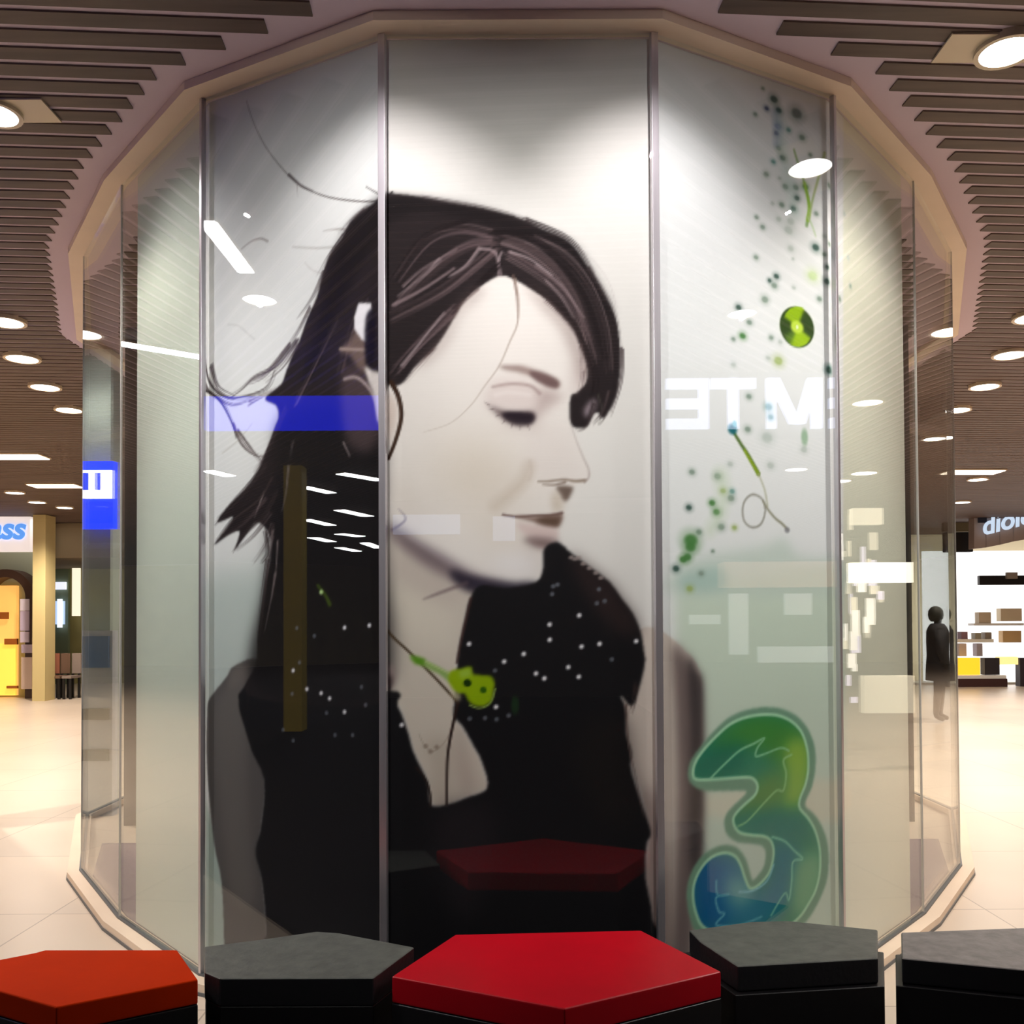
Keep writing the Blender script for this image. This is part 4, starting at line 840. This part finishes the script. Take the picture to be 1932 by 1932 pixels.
for k_, (q_, c_, e_, lab) in enumerate((([(10.688, 1.694), (10.966, 1.435)], (214, 196, 168), 0, 'beige box on the upper shelf of the bright shop'), ([(11.193, 1.778), (11.680, 1.480)], (226, 210, 180), 0, 'wide cream box on the upper shelf at the right edge'), ([(11.234, 1.262), (11.660, 0.989)], (206, 170, 120), 0, 'tan box on the middle shelf at the right edge'),
        ([(10.042, 1.231), (10.175, 1.071)], (150, 118, 124), 0, 'leftmost mauve tin on the middle shelf'), ([(10.276, 1.242), (10.421, 1.069)], (140, 108, 118), 0, 'second mauve tin on the middle shelf'), ([(10.595, 1.216), (10.728, 1.068)], (156, 148, 128), 0, 'first olive tin on the middle shelf'), ([(10.828, 1.227), (10.973, 1.067)], (140, 126, 112), 0, 'second olive tin on the middle shelf'),
        ([(10.223, 0.972), (10.390, 0.677)], (196, 180, 176), 0, 'pale grey bottle above the yellow display'), ([(10.628, 0.970), (10.759, 0.675)], (160, 152, 168), 0, 'lilac grey bottle above the dark counter'), ([(9.997, 0.655), (10.483, 0.272)], (250, 196, 40), .9, 'glowing yellow display on the counter'),
        ([(10.586, 0.651), (10.924, 0.270)], (40, 32, 38), 0, 'black case on the counter beside the yellow display'), ([(10.930, 0.674), (11.345, 0.500)], (250, 226, 150), .9, 'small glowing cream box on the black case'), ([(11.384, 0.647), (12.074, 0.006)], (46, 36, 44), 0, 'tall black case standing at the right edge'))):
    front('shop_goods', lab, 'shop goods', 21.45 if k_ < 9 else 21.02, q_, .2, glow('goods_%s' % 'abcdefghijklm'[k_], c_, e_) if e_ else mat('goods_%s' % 'abcdefghijklm'[k_], c_, .6), 'goods on the bright shop shelves')
front('shop_counter', 'long low white and dark counter across the bright shop', 'counter', 21.0, [(9.736, 0.258), (11.062, 0.179)], .35, WHITE, part='top')
(xa, za), (xb, zb_) = [(9.749, 0.184), (11.076, 0.070)]; MB().box(xa, xb, 20.98, 21.28, 0, za).build('front_panel', mat('dark_maroon', (60, 28, 24), .6), bpy.data.objects['shop_counter'])
for q_, lab in (([(10.559, 1.437), (11.708, 1.382)], 'upper'), ([(9.966, 1.073), (11.005, 0.994)], 'lower')):
    front('wall_shelf', lab+' white shelf in the bright shop', 'shelf', 21.42, q_, .3, WHITE, 'shelves in the bright shop')
# hanging bar
(xa, za), (xb, zb_) = [(4.155, 4.110), (4.188, 3.518)]; hb = thing('hanging_bar', 'thin dark board hanging edge-on from the slats at the right', 'hanging sign', (xa, 9.0, za))
MB().box(xa, xa+.035, 9.0, 9.5, zb_, za).build('board', mat('dark_olive', (64, 52, 34), .6), hb); MB().box(xa+.01, xa+.02, 9.2, 9.22, za, 3.725).build('hanger', BLACK, hb)

# person in black, walking away beside the glass edge
def person(cx, cy, H):
    k = H/1.7; root = thing('person', 'person in a long black coat and dark trousers standing by the right glass edge', 'person', (cx, cy, 0))
    V_ = [((0, 0, .92), .13), ((0, 0, 1.1), .13), ((0, .0, 1.32), .15), ((0, 0, 1.44), .07), ((0, -.01, 1.52), .06), ((0, -.02, 1.60), .092), ((0, -.01, 1.66), .075),
          ((-.09, 0, .86), .10), ((-.10, .02, .5), .07), ((-.10, .06, .09), .045), ((-.10, -.07, .04), .035),
          ((.09, 0, .86), .10), ((.10, -.06, .5), .07), ((.11, -.04, .09), .045), ((.11, -.17, .04), .035),
          ((-.18, 0, 1.38), .062), ((-.24, .02, 1.12), .05), ((-.23, -.05, .88), .038), ((-.225, -.08, .78), .028),
          ((.18, 0, 1.38), .062), ((.24, .0, 1.12), .05), ((.23, -.09, .9), .038), ((.225, -.13, .8), .028)]
    E_ = [(0, 1), (1, 2), (2, 3), (3, 4), (4, 5), (5, 6), (0, 7), (7, 8), (8, 9), (9, 10), (0, 11), (11, 12), (12, 13), (13, 14), (2, 15), (15, 16), (16, 17), (17, 18), (2, 19), (19, 20), (20, 21), (21, 22)]
    me_ = bpy.data.meshes.new('body'); me_.from_pydata([tuple(np.array(v)*k) for v, r in V_], E_, [])
    o_ = bpy.data.objects.new('body', me_); COLL.objects.link(o_); o_.parent = root
    md = o_.modifiers.new('skin', 'SKIN'); md.use_smooth_shade = True
    for i, (v, r) in enumerate(V_): me_.skin_vertices[0].data[i].radius = (r*k, r*k*.85)
    me_.skin_vertices[0].data[0].use_root = True
    s_ = o_.modifiers.new('sub', 'SUBSURF'); s_.levels = 1; s_.render_levels = 2
    me_.materials.append(mat('skin_and_trousers', (40, 36, 36), .7))
    # coat: lofted rings
    mb_ = MB(); prof = [(.62, .25, .17), (.8, .235, .165), (1.0, .21, .15), (1.2, .225, .155), (1.36, .23, .15), (1.43, .16, .12), (1.47, .085, .09)]
    n2 = 20
    for z_, rx, ry in prof:
        mb_.v += [(cx+rx*k*math.cos(2*math.pi*i/n2), cy+ry*k*math.sin(2*math.pi*i/n2), z_*k) for i in range(n2)]
    for j in range(len(prof)-1):
        for i in range(n2): i2 = (i+1) % n2; mb_.f.append((j*n2+i, j*n2+i2, (j+1)*n2+i2, (j+1)*n2+i))
    mb_.f.append(tuple(range(n2)))
    mb_.build('coat', mat('black_coat', (40, 38, 44), .8), root, smooth=True)
    for sx, (a1, a2, a3) in ((-1, ((-.19, 0, 1.38), (-.25, .02, 1.12), (-.235, -.05, .86))), (1, ((.19, 0, 1.38), (.25, 0, 1.12), (.235, -.09, .88)))):
        m_ = MB(); n3 = 12; rr = (.085, .07, .058)
        for (px_, py_, pz_), r_ in zip((a1, a2, a3), rr): m_.v += [(cx+(px_+r_*math.cos(2*math.pi*i/n3))*k, cy+(py_+r_*math.sin(2*math.pi*i/n3))*k, pz_*k) for i in range(n3)]
        for j in range(2):
            for i in range(n3): i2 = (i+1) % n3; m_.f.append((j*n3+i, j*n3+i2, (j+1)*n3+i2, (j+1)*n3+i))
        m_.f += [tuple(range(n3)), tuple(range(2*n3, 3*n3))]
        m_.build('sleeve', MATS['black_coat'], root, smooth=True)
    m_ = MB(); n3 = 16
    for z_, r_ in ((1.50, .07), (1.54, .1), (1.6, .112), (1.66, .105), (1.71, .07), (1.73, .02)):
        m_.v += [(cx+r_*k*math.cos(2*math.pi*i/n3)*.9, cy+(.02+r_*math.sin(2*math.pi*i/n3))*k, z_*k) for i in range(n3)]
    for j in range(5):
        for i in range(n3): i2 = (i+1) % n3; m_.f.append((j*n3+i, j*n3+i2, (j+1)*n3+i2, (j+1)*n3+i))
    m_.f += [tuple(range(n3)), tuple(range(5*n3, 6*n3))]
    m_.build('hair', mat('dark_hair', (46, 46, 40), .7), root, smooth=True)
P_ = [(6.220, 13.725)][0]
person(P_[0], P_[1], 1.68)
bpy.data.objects['person'].rotation_euler = (0, 0, math.radians(78))
